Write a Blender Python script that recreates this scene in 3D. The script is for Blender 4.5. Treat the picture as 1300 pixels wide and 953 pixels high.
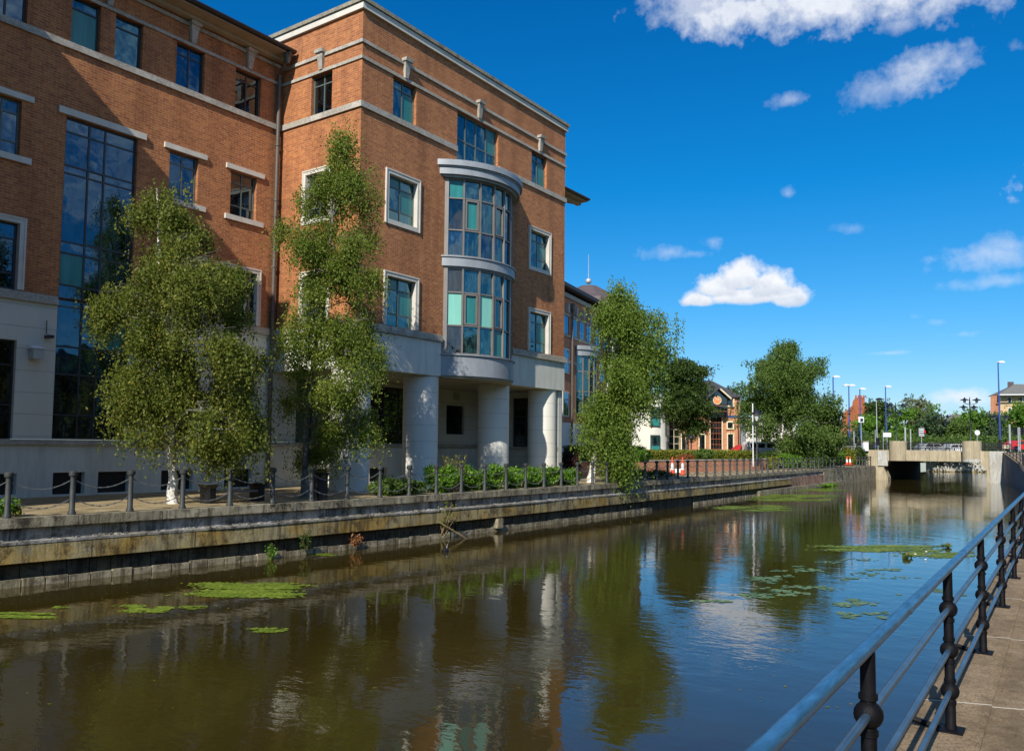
import bpy, math, random
import numpy as np
from mathutils import Vector, Matrix
random.seed(7); rng = np.random.default_rng(7)
for o in list(bpy.data.objects): bpy.data.objects.remove(o)
scene = bpy.context.scene
col = scene.collection
R = math.radians

# ------------------------------------------------------------------ camera
F_PX, YAW, PITCH, ROLL, CYP, CXP, EYE = 1045.5535, 0.957697095, 0.0651938547, 0.0103945176, 497.93674, 650.0, 3.0
_c, _s = math.cos(YAW), math.sin(YAW)
FW = Vector((_s*math.cos(PITCH), _c*math.cos(PITCH), math.sin(PITCH)))
RT = Vector((_c, -_s, 0)); UP = RT.cross(FW)
RT = (RT*math.cos(ROLL) + UP*math.sin(ROLL)).normalized(); UP = RT.cross(FW)
cam_data = bpy.data.cameras.new('camera'); cam = bpy.data.objects.new('camera', cam_data); col.objects.link(cam)
cam.matrix_world = Matrix(((RT.x, UP.x, -FW.x, 0), (RT.y, UP.y, -FW.y, 0), (RT.z, UP.z, -FW.z, EYE), (0, 0, 0, 1)))
cam_data.sensor_width = 36; cam_data.lens = 36*F_PX/1300; cam_data.shift_y = (CYP-476.5)/1300
cam_data.clip_start = .05; cam_data.clip_end = 6000
scene.camera = cam
EYEV = Vector((0, 0, EYE))
def ray(px, py): return FW + RT*((px-CXP)/F_PX) - UP*((py-CYP)/F_PX)
def at(px, py, D): return EYEV + ray(px, py)*D
def onY(px, py, Y): r = ray(px, py); return EYEV + r*(Y/r.y)
def onX(px, py, X): r = ray(px, py); return EYEV + r*(X/r.x)
def onZ(px, py, Z): r = ray(px, py); return EYEV + r*((Z-EYE)/r.z)

# ------------------------------------------------------------------ light
SUN_EL, SUN_T = R(36.7), R(15.0)            # the light travels along (cos15, sin15) over the ground
sun_vec = Vector((-math.cos(SUN_T)*math.cos(SUN_EL), -math.sin(SUN_T)*math.cos(SUN_EL), math.sin(SUN_EL)))
sd = bpy.data.lights.new('sun', 'SUN'); sun = bpy.data.objects.new('sun', sd); col.objects.link(sun)
sd.energy = 5.0; sd.angle = R(.5); sd.color = (1, .93, .82)
sun.rotation_euler = sun_vec.to_track_quat('Z', 'Y').to_euler()
world = bpy.data.worlds.new('World'); scene.world = world; world.use_nodes = True
wn, wl = world.node_tree.nodes, world.node_tree.links
wn.clear()
def wnode(t, **k):
    n = wn.new(t)
    for a, b in k.items(): setattr(n, a, b)
    return n
sky = wnode('ShaderNodeTexSky', sky_type='NISHITA', sun_disc=False, sun_elevation=SUN_EL,
            sun_rotation=math.atan2(sun_vec.x, sun_vec.y), air_density=1.0, dust_density=.25, ozone_density=3.0)
hs = wnode('ShaderNodeHueSaturation'); hs.inputs['Saturation'].default_value = 1.22; hs.inputs['Value'].default_value = 1.0
wl.new(sky.outputs[0], hs.inputs['Color'])
geo = wnode('ShaderNodeTexCoord')
def vmath(op, a, b=None):
    n = wnode('ShaderNodeVectorMath', operation=op)
    for i, v in enumerate((a, b)):
        if v is None: continue
        if isinstance(v, (tuple, Vector)): n.inputs[i].default_value = tuple(v)
        else: wl.new(v, n.inputs[i])
    return n.outputs['Value'] if op == 'DOT_PRODUCT' else n.outputs['Vector']
def fmath(op, a, b=None, c=None, clamp=False):
    n = wnode('ShaderNodeMath', operation=op, use_clamp=clamp)
    for i, v in enumerate((a, b, c)):
        if v is None: continue
        if isinstance(v, (int, float)): n.inputs[i].default_value = v
        else: wl.new(v, n.inputs[i])
    return n.outputs[0]
DIR = geo.outputs['Generated']
# deeper polarised blue towards the zenith, paler near the horizon
sepz = wnode('ShaderNodeSeparateXYZ'); wl.new(DIR, sepz.inputs[0])
ramp = wnode('ShaderNodeValToRGB'); wl.new(sepz.outputs['Z'], ramp.inputs[0])
cr = ramp.color_ramp; cr.elements[0].position = 0.0; cr.elements[0].color = (.66, .80, 1.10, 1)
cr.elements[1].position = .5; cr.elements[1].color = (.02, .80, 1.18, 1)
e = cr.elements.new(.06); e.color = (.60, .82, 1.08, 1)
e = cr.elements.new(.16); e.color = (.34, .86, 1.12, 1)
e = cr.elements.new(.30); e.color = (.06, .86, 1.18, 1)
tint = wnode('ShaderNodeMix', data_type='RGBA', blend_type='MULTIPLY'); tint.inputs[0].default_value = 1
wl.new(hs.outputs[0], tint.inputs[6]); wl.new(ramp.outputs[0], tint.inputs[7])
nz = wnode('ShaderNodeTexNoise'); nz.inputs['Scale'].default_value = 16; nz.inputs['Detail'].default_value = 8; nz.inputs['Roughness'].default_value = .62
wl.new(DIR, nz.inputs['Vector'])
nz2 = wnode('ShaderNodeTexNoise'); nz2.inputs['Scale'].default_value = 55; nz2.inputs['Detail'].default_value = 6; nz2.inputs['Roughness'].default_value = .6
wl.new(DIR, nz2.inputs['Vector'])
noise = fmath('ADD', fmath('MULTIPLY', fmath('SUBTRACT', nz.outputs[0], .5), 2.2), fmath('MULTIPLY', fmath('SUBTRACT', nz2.outputs[0], .5), 1.1))
cloud_sum, shade_sum = None, None
CLOUDS = [  # px, py, half width, half height, density, softness, noise amount
    (880, 2, 60, 26, .62, 1.0, 1.5), (950, 12, 70, 34, .85, .9, 1.3), (1040, -4, 90, 44, .9, .9, 1.2), (1130, 2, 80, 32, .85, 1.0, 1.4), (1230, -14, 100, 34, .8, 1.0, 1.3), (1140, 30, 40, 14, .5, 1.2, 1.6),
    (1175, 84, 56, 26, .62, 1.2, 1.6), (1215, 80, 34, 20, .55, 1.2, 1.6), (1112, 112, 34, 22, .42, 1.3, 1.8), (1004, 127, 28, 9, .42, 1.3, 1.9),
    (886, 382, 32, 14, 1.0, .48, .8), (912, 368, 34, 24, 1.0, .46, .8), (943, 356, 38, 30, 1.0, .44, .75), (974, 364, 34, 26, 1.0, .46, .8), (1002, 380, 26, 17, .95, .48, .85), (945, 378, 72, 17, 1.0, .48, .7),
    (850, 320, 36, 9, .34, 1.3, 1.9), (880, 322, 30, 7, .3, 1.3, 1.9), (905, 307, 22, 12, .38, 1.3, 1.9), (1265, 322, 58, 16, .45, 1.3, 1.6), (1285, 312, 40, 18, .45, 1.3, 1.6), (1275, 357, 52, 8, .35, 1.3, 1.6),
    (1212, 503, 32, 10, .75, .9, 1.3), (1240, 508, 30, 8, .5, 1, 1.3), (1180, 510, 60, 10, .4, 1.2, 1.2), (1130, 448, 34, 3, .32, 1.2, 1.4), (1190, 409, 13, 5, .30, 1.3, 1.8), (1222, 424, 24, 5, .30, 1.3, 1.8), (1162, 402, 8, 5, .2, 1.3, 1.8),
    (1182, 328, 12, 6, .3, 1.3, 1.9), (1000, 245, 7, 6, .3, 1.3, 1.9), (1085, 290, 26, 7, .24, 1.3, 1.9), (1190, 542, 160, 20, .40, 1.2, .8), (980, 522, 160, 16, .2, 1.2, .8), (1290, 60, 12, 8, .3, 1.3, 1.8),
    (1500, 200, 120, 40, .8, .9, 1.3), (1600, -300, 300, 120, .8, .9, 1.3), (500, -500, 300, 90, .7, .9, 1.3), (-300, 100, 200, 60, .7, .9, 1.3)]
FILL_CLOUDS = [((.1, -1, .45), 700, 260, .8, 1.1, 1.6), ((-1, -.5, .7), 600, 300, .75, 1.1, 1.6), ((.9, -1, .35), 420, 150, .8, 1.1, 1.6), ((.1, -.5, 1.2), 600, 420, .6, 1.2, 1.8), ((-.8, -1, .25), 500, 120, .8, 1.0, 1.4), ((-1, .6, .6), 500, 260, .7, 1.1, 1.6)]  # unseen clouds behind and overhead, added to whiten the fill light
for (px, py, a, b, dens, soft, na) in CLOUDS + [(Vector(v), None, a, b, de, so, na) for v, a, b, de, so, na in FILL_CLOUDS]:
    d = ray(px, py).normalized() if py is not None else px.normalized(); r = d.cross(Vector((0, 0, 1))).normalized(); u = r.cross(d).normalized()
    dd = fmath('MAXIMUM', vmath('DOT_PRODUCT', DIR, d), .02)
    uu = fmath('DIVIDE', vmath('DOT_PRODUCT', DIR, r), dd); vv = fmath('DIVIDE', vmath('DOT_PRODUCT', DIR, u), dd)
    uu = fmath('MULTIPLY', uu, F_PX/a); vv0 = fmath('MULTIPLY', vv, F_PX/b)
    if soft < .5:   # cumulus: flatter base
        vv1 = fmath('MULTIPLY', fmath('MINIMUM', vv0, 0), 1.9); vvv = fmath('ADD', fmath('MAXIMUM', vv0, 0), vv1)
    else: vvv = vv0
    rr = fmath('SQRT', fmath('ADD', fmath('MULTIPLY', uu, uu), fmath('MULTIPLY', vvv, vvv)))
    m = fmath('ADD', fmath('SUBTRACT', 1.0, rr), fmath('MULTIPLY', noise, na))
    m = fmath('MULTIPLY', fmath('DIVIDE', m, soft, clamp=True), dens)
    front = fmath('GREATER_THAN', vmath('DOT_PRODUCT', DIR, d), .3)
    m = fmath('MULTIPLY', m, front)
    cloud_sum = m if cloud_sum is None else fmath('MAXIMUM', cloud_sum, m)
    if soft < .5:
        sh = fmath('MULTIPLY', m, fmath('MULTIPLY', fmath('SUBTRACT', .22, vv0), .85, clamp=True))
        shade_sum = sh if shade_sum is None else fmath('MAXIMUM', shade_sum, sh)
cm = fmath('POWER', cloud_sum, 1.15)
ccol = wnode('ShaderNodeMix', data_type='RGBA'); ccol.inputs[6].default_value = (8.8, 9.0, 9.4, 1); ccol.inputs[7].default_value = (3.9, 4.9, 6.4, 1)
lump = fmath('MULTIPLY', fmath('SUBTRACT', nz2.outputs[0], .42), 1.5, clamp=True)
wl.new(fmath('ADD', fmath('MULTIPLY', lump, .55), shade_sum, clamp=True), ccol.inputs[0])
mixc = wnode('ShaderNodeMix', data_type='RGBA'); wl.new(cm, mixc.inputs[0]); wl.new(tint.outputs[2], mixc.inputs[6]); wl.new(ccol.outputs[2], mixc.inputs[7])
bg = wnode('ShaderNodeBackground'); bg.inputs['Strength'].default_value = .095; wl.new(mixc.outputs[2], bg.inputs['Color'])
wo = wnode('ShaderNodeOutputWorld'); wl.new(bg.outputs[0], wo.inputs['Surface'])
vs = scene.view_settings; vs.view_transform = 'Standard'; vs.look = 'None'; vs.gamma = 1; vs.exposure = .22; vs.use_curve_mapping = False
scene.cycles.max_bounces = 8; scene.cycles.transparent_max_bounces = 8
try: scene.cycles.caustics_reflective = False; scene.cycles.caustics_refractive = False; scene.cycles.sample_clamp_indirect = 6
except Exception: pass

# ------------------------------------------------------------------ materials
class NT:
    def __init__(s, name):
        s.m = bpy.data.materials.new(name); s.m.use_nodes = True; s.t = s.m.node_tree; s.n = s.t.nodes; s.l = s.t.links
        s.b = s.n['Principled BSDF']; s.out = s.n['Material Output']
    def node(s, t, **k):
        n = s.n.new(t)
        for a, b in k.items(): setattr(n, a, b)
        return n
    def link(s, a, b): s.l.new(a, b)
    def coord(s, sc=(1, 1, 1)):
        t = s.node('ShaderNodeNewGeometry'); mp = s.node('ShaderNodeMapping'); mp.inputs['Scale'].default_value = sc
        s.link(t.outputs['Position'], mp.inputs[0]); return mp.outputs[0]
    def noise(s, scale, detail=4, rough=.55, sc=(1, 1, 1), vec=None):
        n = s.node('ShaderNodeTexNoise'); n.inputs['Scale'].default_value = scale; n.inputs['Detail'].default_value = detail; n.inputs['Roughness'].default_value = rough
        s.link(vec or s.coord(sc), n.inputs['Vector']); return n.outputs[0]
    def ramp(s, fac, stops):
        r = s.node('ShaderNodeValToRGB'); e = r.color_ramp.elements
        while len(e) < len(stops): e.new(.5)
        for el, (p, c) in zip(e, stops): el.position = p; el.color = (*c, 1) if len(c) == 3 else c
        s.link(fac, r.inputs[0]); return r.outputs[0]
    def mix(s, f, a, b, mode='MIX'):
        n = s.node('ShaderNodeMix', data_type='RGBA', blend_type=mode)
        for i, v in ((0, f), (6, a), (7, b)):
            if isinstance(v, (int, float)): n.inputs[i].default_value = v
            elif isinstance(v, tuple): n.inputs[i].default_value = (*v, 1)
            else: s.link(v, n.inputs[i])
        return n.outputs[2]
    def math(s, op, a, b=None, clamp=False):
        n = s.node('ShaderNodeMath', operation=op, use_clamp=clamp)
        for i, v in enumerate((a, b)):
            if v is None: continue
            if isinstance(v, (int, float)): n.inputs[i].default_value = v
            else: s.link(v, n.inputs[i])
        return n.outputs[0]
    def bump(s, h, strength=.3, dist=.02):
        n = s.node('ShaderNodeBump'); n.inputs['Strength'].default_value = strength; n.inputs['Distance'].default_value = dist
        s.link(h, n.inputs['Height']); s.link(n.outputs[0], s.b.inputs['Normal']); return n
    def set(s, col=None, rough=None, metal=None, spec=None):
        if col is not None:
            if isinstance(col, tuple): s.b.inputs['Base Color'].default_value = (*col, 1)
            else: s.link(col, s.b.inputs['Base Color'])
        if rough is not None:
            if isinstance(rough, (int, float)): s.b.inputs['Roughness'].default_value = rough
            else: s.link(rough, s.b.inputs['Roughness'])
        if metal is not None: s.b.inputs['Metallic'].default_value = metal
        if spec is not None: s.b.inputs['Specular IOR Level'].default_value = spec
        return s.m
def vary(name, c, rough=.6, amt=.25, scale=3, metal=0, bump=0, stretch=(1, 1, 1), spec=None):
    t = NT(name); f = t.noise(scale, 5, .6, stretch)
    lo = tuple(x*(1-amt) for x in c); hi = tuple(min(1, x*(1+amt)) for x in c)
    t.set(t.ramp(f, [(.3, lo), (.7, hi)]), rough, metal, spec)
    if bump: t.bump(t.noise(scale*12, 3), bump, .01)
    return t.m
def brick(name, c1, c2, mortar, bw=.225, rh=.075):
    t = NT(name); g = t.node('ShaderNodeNewGeometry'); sp = t.node('ShaderNodeSeparateXYZ'); t.link(g.outputs['Position'], sp.inputs[0])
    cb = t.node('ShaderNodeCombineXYZ'); t.link(t.math('ADD', sp.outputs[0], sp.outputs[1]), cb.inputs[0]); t.link(sp.outputs[2], cb.inputs[1])
    b = t.node('ShaderNodeTexBrick'); t.link(cb.outputs[0], b.inputs['Vector'])
    b.inputs['Scale'].default_value = 1; b.inputs['Brick Width'].default_value = bw; b.inputs['Row Height'].default_value = rh
    b.inputs['Mortar Size'].default_value = .010; b.inputs['Mortar Smooth'].default_value = .3; b.inputs['Bias'].default_value = 0
    b.inputs['Color1'].default_value = (*c1, 1); b.inputs['Color2'].default_value = (*c2, 1); b.inputs['Mortar'].default_value = (*mortar, 1)
    n = t.noise(.35, 5, .6); n2 = t.noise(9, 4, .7)
    c = t.mix(.6, b.outputs['Color'], t.ramp(n, [(.3, (.78, .74, .72)), (.7, (1, 1, 1))]), 'MULTIPLY')
    c = t.mix(.8, c, t.ramp(n2, [(.3, (.62, .58, .56)), (.62, (1, 1, 1))]), 'MULTIPLY')
    st = t.noise(1.3, 6, .65, (1, 1, .10)); c = t.mix(.7, c, t.ramp(st, [(.34, (.62, .58, .56)), (.52, (1, 1, 1))]), 'MULTIPLY')
    t.set(c, .85); bp = t.bump(b.outputs['Fac'], .5, .008); bp.invert = True
    return t.m
def glass(name, tintc, base=(.005, .012, .014), rough=.02):
    # coated office glazing: dark body, tinted mirror coat, panes slightly out of plane
    t = NT(name); t.set(base, rough)
    lw = t.node('ShaderNodeLayerWeight'); lw.inputs['Blend'].default_value = .35
    gl = t.node('ShaderNodeBsdfGlossy'); gl.inputs['Roughness'].default_value = rough; gl.inputs['Color'].default_value = (*tintc, 1)
    n = t.noise(.9, 2, .5); bp = t.node('ShaderNodeBump'); bp.inputs['Strength'].default_value = .22; bp.inputs['Distance'].default_value = .05
    t.link(n, bp.inputs['Height']); t.link(bp.outputs[0], gl.inputs['Normal']); t.link(bp.outputs[0], t.b.inputs['Normal'])
    mx = t.node('ShaderNodeMixShader'); t.link(t.math('ADD', t.math('MULTIPLY', lw.outputs['Fresnel'], .6), .32, True), mx.inputs[0])
    # interior seen dimly: vertical blinds and ceiling bands
    nb = t.noise(1.9, 4, .6, (1.6, 1.6, .35)); t.link(t.ramp(nb, [(.44, base), (.50, tuple(x*7 for x in base)), (.60, base), (.66, tuple(x*14 for x in base))]), t.b.inputs['Base Color'])
    t.link(t.b.outputs[0], mx.inputs[1]); t.link(gl.outputs[0], mx.inputs[2]); t.link(mx.outputs[0], t.out.inputs[0])
    return t.m
def leafmat(name, c1, c2, c3, trans=.35, thick=.5):
    t = NT(name); g = t.node('ShaderNodeNewGeometry'); big = t.noise(.9, 3, .5)
    f = t.math('ADD', t.math('MULTIPLY', g.outputs['Random Per Island'], .75), t.math('MULTIPLY', t.math('SUBTRACT', big, .35), .7), True)
    c = t.ramp(f, [(.0, c1), (.5, c2), (.93, c3), (1, tuple(min(1, x*1.5) for x in c3))])
    t.set(c, thick); t.b.inputs['Specular IOR Level'].default_value = .25
    tr = t.node('ShaderNodeBsdfTranslucent'); t.link(c, tr.inputs[0]); mx = t.node('ShaderNodeMixShader'); mx.inputs[0].default_value = trans
    t.link(t.b.outputs[0], mx.inputs[1]); t.link(tr.outputs[0], mx.inputs[2]); t.link(mx.outputs[0], t.out.inputs[0])
    return t.m
def streaked(name, base, dark, stain, rough=.85, vs=.35, moss=None, joints=None):
    t = NT(name); f1 = t.noise(2.2, 6, .65, (1, 1, vs)); f2 = t.noise(.6, 5, .6); f3 = t.noise(11, 5, .7, (1, 1, vs*1.2))
    c = t.ramp(f1, [(.30, dark), (.52, base), (.8, tuple(min(1, x*1.2) for x in base))])
    c = t.mix(t.ramp(f2, [(.42, (0, 0, 0)), (.62, (.85, .85, .85))]), c, stain)
    c = t.mix(.75, c, t.ramp(f3, [(.3, (.45, .43, .4)), (.6, (1, 1, 1))]), 'MULTIPLY')
    if moss: c = t.mix(t.ramp(t.noise(1.1, 5, .65), [(.5, (0, 0, 0)), (.68, (.9, .9, .9))]), c, moss)
    t.set(c, rough); t.bump(t.noise(14, 5, .7), .4, .02)
    return t.m
M = {}
M['brick'] = brick('orange_brick', (.60, .21, .058), (.40, .12, .034), (.47, .32, .19), .24, .082)
M['brick_far'] = brick('far_orange_brick', (.66, .27, .13), (.55, .20, .09), (.5, .36, .26))
M['brick_red'] = brick('red_brick', (.52, .15, .05), (.44, .12, .04), (.40, .2, .12))
M['brick_buff'] = vary('buff_brick', (.62, .43, .24), .8, .1, .6)
M['stone'] = streaked('weathered_stone', (.50, .47, .41), (.30, .28, .24), (.40, .37, .31), vs=1)
M['stone_clean'] = vary('pale_stone', (.60, .57, .50), .8, .12, 2)
M['coping'] = streaked('lichen_coping', (.30, .28, .22), (.13, .12, .10), (.34, .31, .22), vs=1)
def plain_white():
    t = NT('white_render'); c = t.ramp(t.noise(1.2, 5, .55, (1, 1, .5)), [(.3, (.60, .61, .55)), (.7, (.70, .71, .65))])
    c = t.mix(.35, c, t.ramp(t.noise(5, 5, .7, (1, 1, .12)), [(.35, (.6, .6, .57)), (.55, (1, 1, 1))]), 'MULTIPLY'); t.set(c, .75); return t.m
M['white'] = plain_white()
def rusticated(name, base):
    t = NT(name); g = t.node('ShaderNodeNewGeometry'); sp = t.node('ShaderNodeSeparateXYZ'); t.link(g.outputs['Position'], sp.inputs[0])
    z = t.math('FRACT', t.math('MULTIPLY', t.math('SUBTRACT', sp.outputs[2], 1.9), 1/.62)); ln = t.math('LESS_THAN', z, .028)
    c = t.mix(.5, base, t.ramp(t.noise(1.2, 6, .6, (1, 1, .3)), [(.3, (.82, .82, .8)), (.7, (1, 1, 1))]), 'MULTIPLY')
    t.set(t.mix(t.math('MULTIPLY', ln, .55), c, tuple(x*.35 for x in base)), .75); bp = t.bump(ln, .6, .01); bp.invert = True
    return t.m
M['rust_white'] = rusticated('jointed_white_render', (.62, .63, .57))
M['column'] = rusticated('jointed_column_white', (.76, .75, .69))
M['lead'] = vary('lead_grey_cladding', (.30, .325, .35), .5, .16, 2.5, .2, stretch=(1, 1, .4))
M['frame_grey'] = vary('grey_brown_frame', (.22, .20, .18), .45, .1, 3, .3)
M['frame_dark'] = vary('dark_frame', (.03, .034, .04), .4, .1, 3)
M['frame_teal'] = vary('teal_grey_frame', (.10, .13, .12), .4, .1, 3)
M['glass'] = glass('blue_green_glass', (.16, .40, .44))
M['glass_blue'] = glass('blue_glass', (.14, .26, .36), (.003, .008, .012))
M['glass_dark'] = glass('dark_glass', (.16, .20, .22), (.004, .005, .006))
M['blind'] = vary('green_tinted_blind_behind_glass', (.22, .55, .46), .25, .08, 5, stretch=(1, 1, .1))
M['blind_dim'] = vary('dim_blind_behind_glass', (.03, .20, .20), .2, .2, 5, stretch=(1, 1, .1))
M['grille'] = vary('dark_grille', (.018, .018, .018), .6, .3, 8)
M['soffit'] = vary('soffit_cream', (.40, .36, .28), .8, .1, 2)
M['roof'] = vary('slate_roof', (.055, .055, .065), .65, .25, 4)
M['roof_brown'] = vary('brown_slate', (.10, .075, .075), .7, .2, 3)
M['roof_grey'] = vary('grey_tiles', (.17, .165, .15), .8, .2, 3)
M['gutter'] = vary('black_gutter', (.02, .02, .022), .4, .1, 3)
M['pipe'] = vary('grey_downpipe', (.10, .085, .07), .5, .2, 3)
M['ground'] = None
def groundmat():
    t = NT('dry_earth_paving'); f = t.noise(1.7, 7, .65); f2 = t.noise(18, 5, .7)
    c = t.ramp(f, [(.3, (.16, .12, .06)), (.5, (.36, .28, .15)), (.7, (.46, .37, .22))])
    c = t.mix(.8, c, t.ramp(f2, [(.3, (.5, .48, .42)), (.65, (1, 1, 1))]), 'MULTIPLY'); t.set(c, .95); t.bump(f2, .6, .03); return t.m
M['ground'] = groundmat()
M['grass'] = vary('rough_grass_ground', (.055, .075, .022), .95, .4, 2, bump=.5)
M['asphalt'] = vary('asphalt', (.06, .06, .06), .9, .2, 2, bump=.3)
def pathmat():
    t = NT('concrete_path'); g = t.node('ShaderNodeNewGeometry'); sp = t.node('ShaderNodeSeparateXYZ'); t.link(g.outputs['Position'], sp.inputs[0])
    j = t.math('LESS_THAN', t.math('FRACT', t.math('MULTIPLY', t.math('ADD', t.math('ADD', sp.outputs[0], t.math('MULTIPLY', sp.outputs[1], .35)), .55), 1/2.4)), .008)
    f = t.noise(1.6, 6, .65); f2 = t.noise(60, 5, .75); f3 = t.noise(9, 5, .7)
    c = t.ramp(f, [(.3, (.22, .16, .09)), (.55, (.33, .245, .15)), (.75, (.41, .32, .20))])
    c = t.mix(.7, c, t.ramp(f3, [(.3, (.6, .58, .55)), (.6, (1, 1, 1))]), 'MULTIPLY')
    c = t.mix(.9, c, t.ramp(f2, [(.34, (.35, .33, .30)), (.60, (1.2, 1.17, 1.12))]), 'MULTIPLY'); c = t.mix(.6, c, t.ramp(t.noise(3.1, 7, .75), [(.38, (.5, .48, .44)), (.52, (1, 1, 1))]), 'MULTIPLY')
    c = t.mix(j, c, (.62, .58, .48)); t.set(c, .95); t.bump(f2, .7, .015); return t.m
M['path'] = pathmat()
def quaymat(name, base, dark, moss, white, jx=1.9):
    t = NT(name); g = t.node('ShaderNodeNewGeometry'); sp = t.node('ShaderNodeSeparateXYZ'); t.link(g.outputs['Position'], sp.inputs[0])
    f1 = t.noise(1.1, 7, .68, (1, 1, .5)); f2 = t.noise(6, 6, .7, (1, 1, .22)); f3 = t.noise(.35, 4, .6); f4 = t.noise(30, 4, .7)
    c = t.ramp(f1, [(.32, dark), (.52, base), (.75, tuple(min(1, x*1.25) for x in base))])
    c = t.mix(t.ramp(t.noise(.9, 6, .7), [(.44, (0, 0, 0)), (.60, (.85, .85, .85))]), c, moss)
    c = t.mix(.85, c, t.ramp(f2, [(.33, (.35, .33, .30)), (.53, (1, 1, 1))]), 'MULTIPLY'); c = t.mix(.85, c, t.ramp(t.noise(2.4, 8, .8), [(.40, (.22, .20, .17)), (.50, (1, 1, 1))]), 'MULTIPLY'); c = t.mix(.8, c, t.ramp(t.noise(4.5, 6, .7, (1, 1, .12)), [(.38, (.3, .28, .24)), (.48, (1, 1, 1))]), 'MULTIPLY')
    c = t.mix(.6, c, t.ramp(f4, [(.3, (.6, .6, .6)), (.6, (1, 1, 1))]), 'MULTIPLY')
    c = t.mix(t.ramp(t.noise(2.7, 5, .7), [(.66, (0, 0, 0)), (.72, (.7, .7, .7))]), c, white)
    j = t.math('LESS_THAN', t.math('FRACT', t.math('MULTIPLY', sp.outputs[0], 1/jx)), .012)
    c = t.mix(t.math('MULTIPLY', j, .7), c, (.02, .02, .018)); t.set(c, .9); t.bump(f4, .7, .02); return t.m
M['quay_coping'] = quaymat('quay_coping_concrete', (.40, .36, .26), (.20, .17, .12), (.28, .25, .16), (.46, .43, .35))
M['quay_ledge'] = quaymat('quay_ledge_debris', (.42, .41, .38), (.12, .12, .11), (.34, .31, .24), (.7, .7, .68), 2.7)
M['quay_beam'] = quaymat('quay_ochre_beam', (.40, .34, .18), (.15, .125, .08), (.44, .28, .05), (.50, .46, .34), 2.4)
M['quay_low'] = quaymat('dark_wet_piling', (.13, .12, .085), (.05, .045, .035), (.10, .085, .04), (.18, .16, .12), .48)
M['quay_foot'] = quaymat('pale_quay_foot', (.42, .37, .26), (.20, .17, .11), (.32, .28, .17), (.3, .27, .2), .48)
M['quay_red'] = quaymat('reddish_stone_quay', (.42, .25, .18), (.2, .12, .09), (.34, .22, .15), (.33, .25, .2), .6)
M['bridge'] = streaked('tan_ribbed_concrete', (.50, .43, .29), (.28, .23, .15), (.40, .34, .23), vs=.08)
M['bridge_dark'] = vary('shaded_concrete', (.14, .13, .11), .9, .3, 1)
M['bridge_grey'] = streaked('light_grey_concrete', (.52, .52, .48), (.36, .35, .32), (.46, .45, .40), vs=.15)
M['bank_grey'] = streaked('grey_retaining_concrete', (.26, .27, .27), (.12, .12, .12), (.2, .2, .19), vs=.2)
M['post'] = vary('grey_painted_bollard', (.045, .05, .048), .6, .3, 6, .2)
M['chain'] = vary('galvanised_chain', (.23, .23, .22), .5, .3, 20, .6)
M['rail_blue'] = vary('blue_painted_rail', (.035, .135, .26), .36, .45, 7, .3, stretch=(1, 6, 6))
M['rail_dull'] = vary('dull_blue_grey_rail', (.07, .13, .20), .35, .3, 5, .4)
M['rail_black'] = vary('chipped_black_paint', (.005, .005, .007), .55, .5, 14, bump=.3, spec=.15)
M['metal_dark'] = vary('black_lamp_metal', (.012, .012, .014), .4, .2, 5)
M['lamp_blue'] = vary('blue_lamp_column', (.03, .07, .30), .45, .1, 3)
M['lamp_grey'] = vary('pale_grey_metal', (.45, .47, .47), .45, .1, 3, .3)
M['lamp_white'] = vary('white_lamp_head', (.72, .73, .74), .35, .06, 3)
M['red'] = vary('red_paint', (.55, .03, .03), .35, .1, 3)
M['cone_red'] = vary('cone_orange_red', (.75, .08, .03), .5, .1, 3)
M['van_white'] = vary('white_car_paint', (.72, .74, .76), .25, .04, 3)
M['tyre'] = vary('tyre_rubber', (.02, .02, .02), .85, .2, 6)
M['sign_white'] = vary('white_sign', (.75, .77, .78), .5, .05, 3)
M['clock'] = vary('orange_clock_face', (.85, .20, .04), .5, .05, 3)
M['trim_cream'] = vary('cream_trim', (.70, .62, .42), .7, .08, 3)
M['bark_birch'] = None
def birch():
    t = NT('white_birch_bark'); f = t.noise(5, 5, .7, (1, 1, 2.6)); f2 = t.noise(1.1, 3, .5)
    c = t.ramp(f, [(.34, (.05, .045, .04)), (.43, (.66, .63, .57)), (.8, (.78, .76, .70))]); t.set(c, .75); t.bump(f, .4, .02); return t.m
M['bark_birch'] = birch()
M['bark'] = vary('brown_bark', (.10, .08, .06), .9, .35, 6, bump=.5)
M['bark_grey'] = vary('dark_grey_birch_bark', (.16, .15, .135), .9, .55, 7, bump=.5)
M['leaf_birch'] = leafmat('birch_leaves', (0.076, 0.106, 0.014), (0.158, 0.205, 0.031), (0.326, 0.31, 0.065), 0.5)
M['leaf_olive'] = leafmat('olive_birch_leaves', (0.084, 0.131, 0.017), (0.174, 0.249, 0.034), (0.347, 0.367, 0.074), 0.5)
M['leaf_weep'] = leafmat('weeping_birch_leaves', (0.083, 0.144, 0.02), (0.185, 0.282, 0.039), (0.306, 0.398, 0.083), 0.5)
M['leaf_mid'] = leafmat('mid_green_leaves', (0.064, 0.113, 0.02), (0.129, 0.213, 0.041), (0.206, 0.309, 0.071), .5)
M['leaf_dark'] = leafmat('dark_green_leaves', (0.03, 0.058, 0.011), (0.06, 0.105, 0.02), (0.1, 0.16, 0.035), 0.38)
M['leaf_blue'] = leafmat('blue_green_leaves', (0.045, 0.08, 0.03), (0.08, 0.135, 0.06), (0.12, 0.19, 0.08), 0.38)
M['leaf_bright'] = leafmat('bright_green_leaves', (0.07, 0.16, 0.014), (0.125, 0.27, 0.025), (0.22, 0.37, 0.05), 0.4)
M['leaf_yellow'] = leafmat('yellow_green_leaves', (.09, .12, .012), (.19, .22, .025), (.35, .32, .05))
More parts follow.
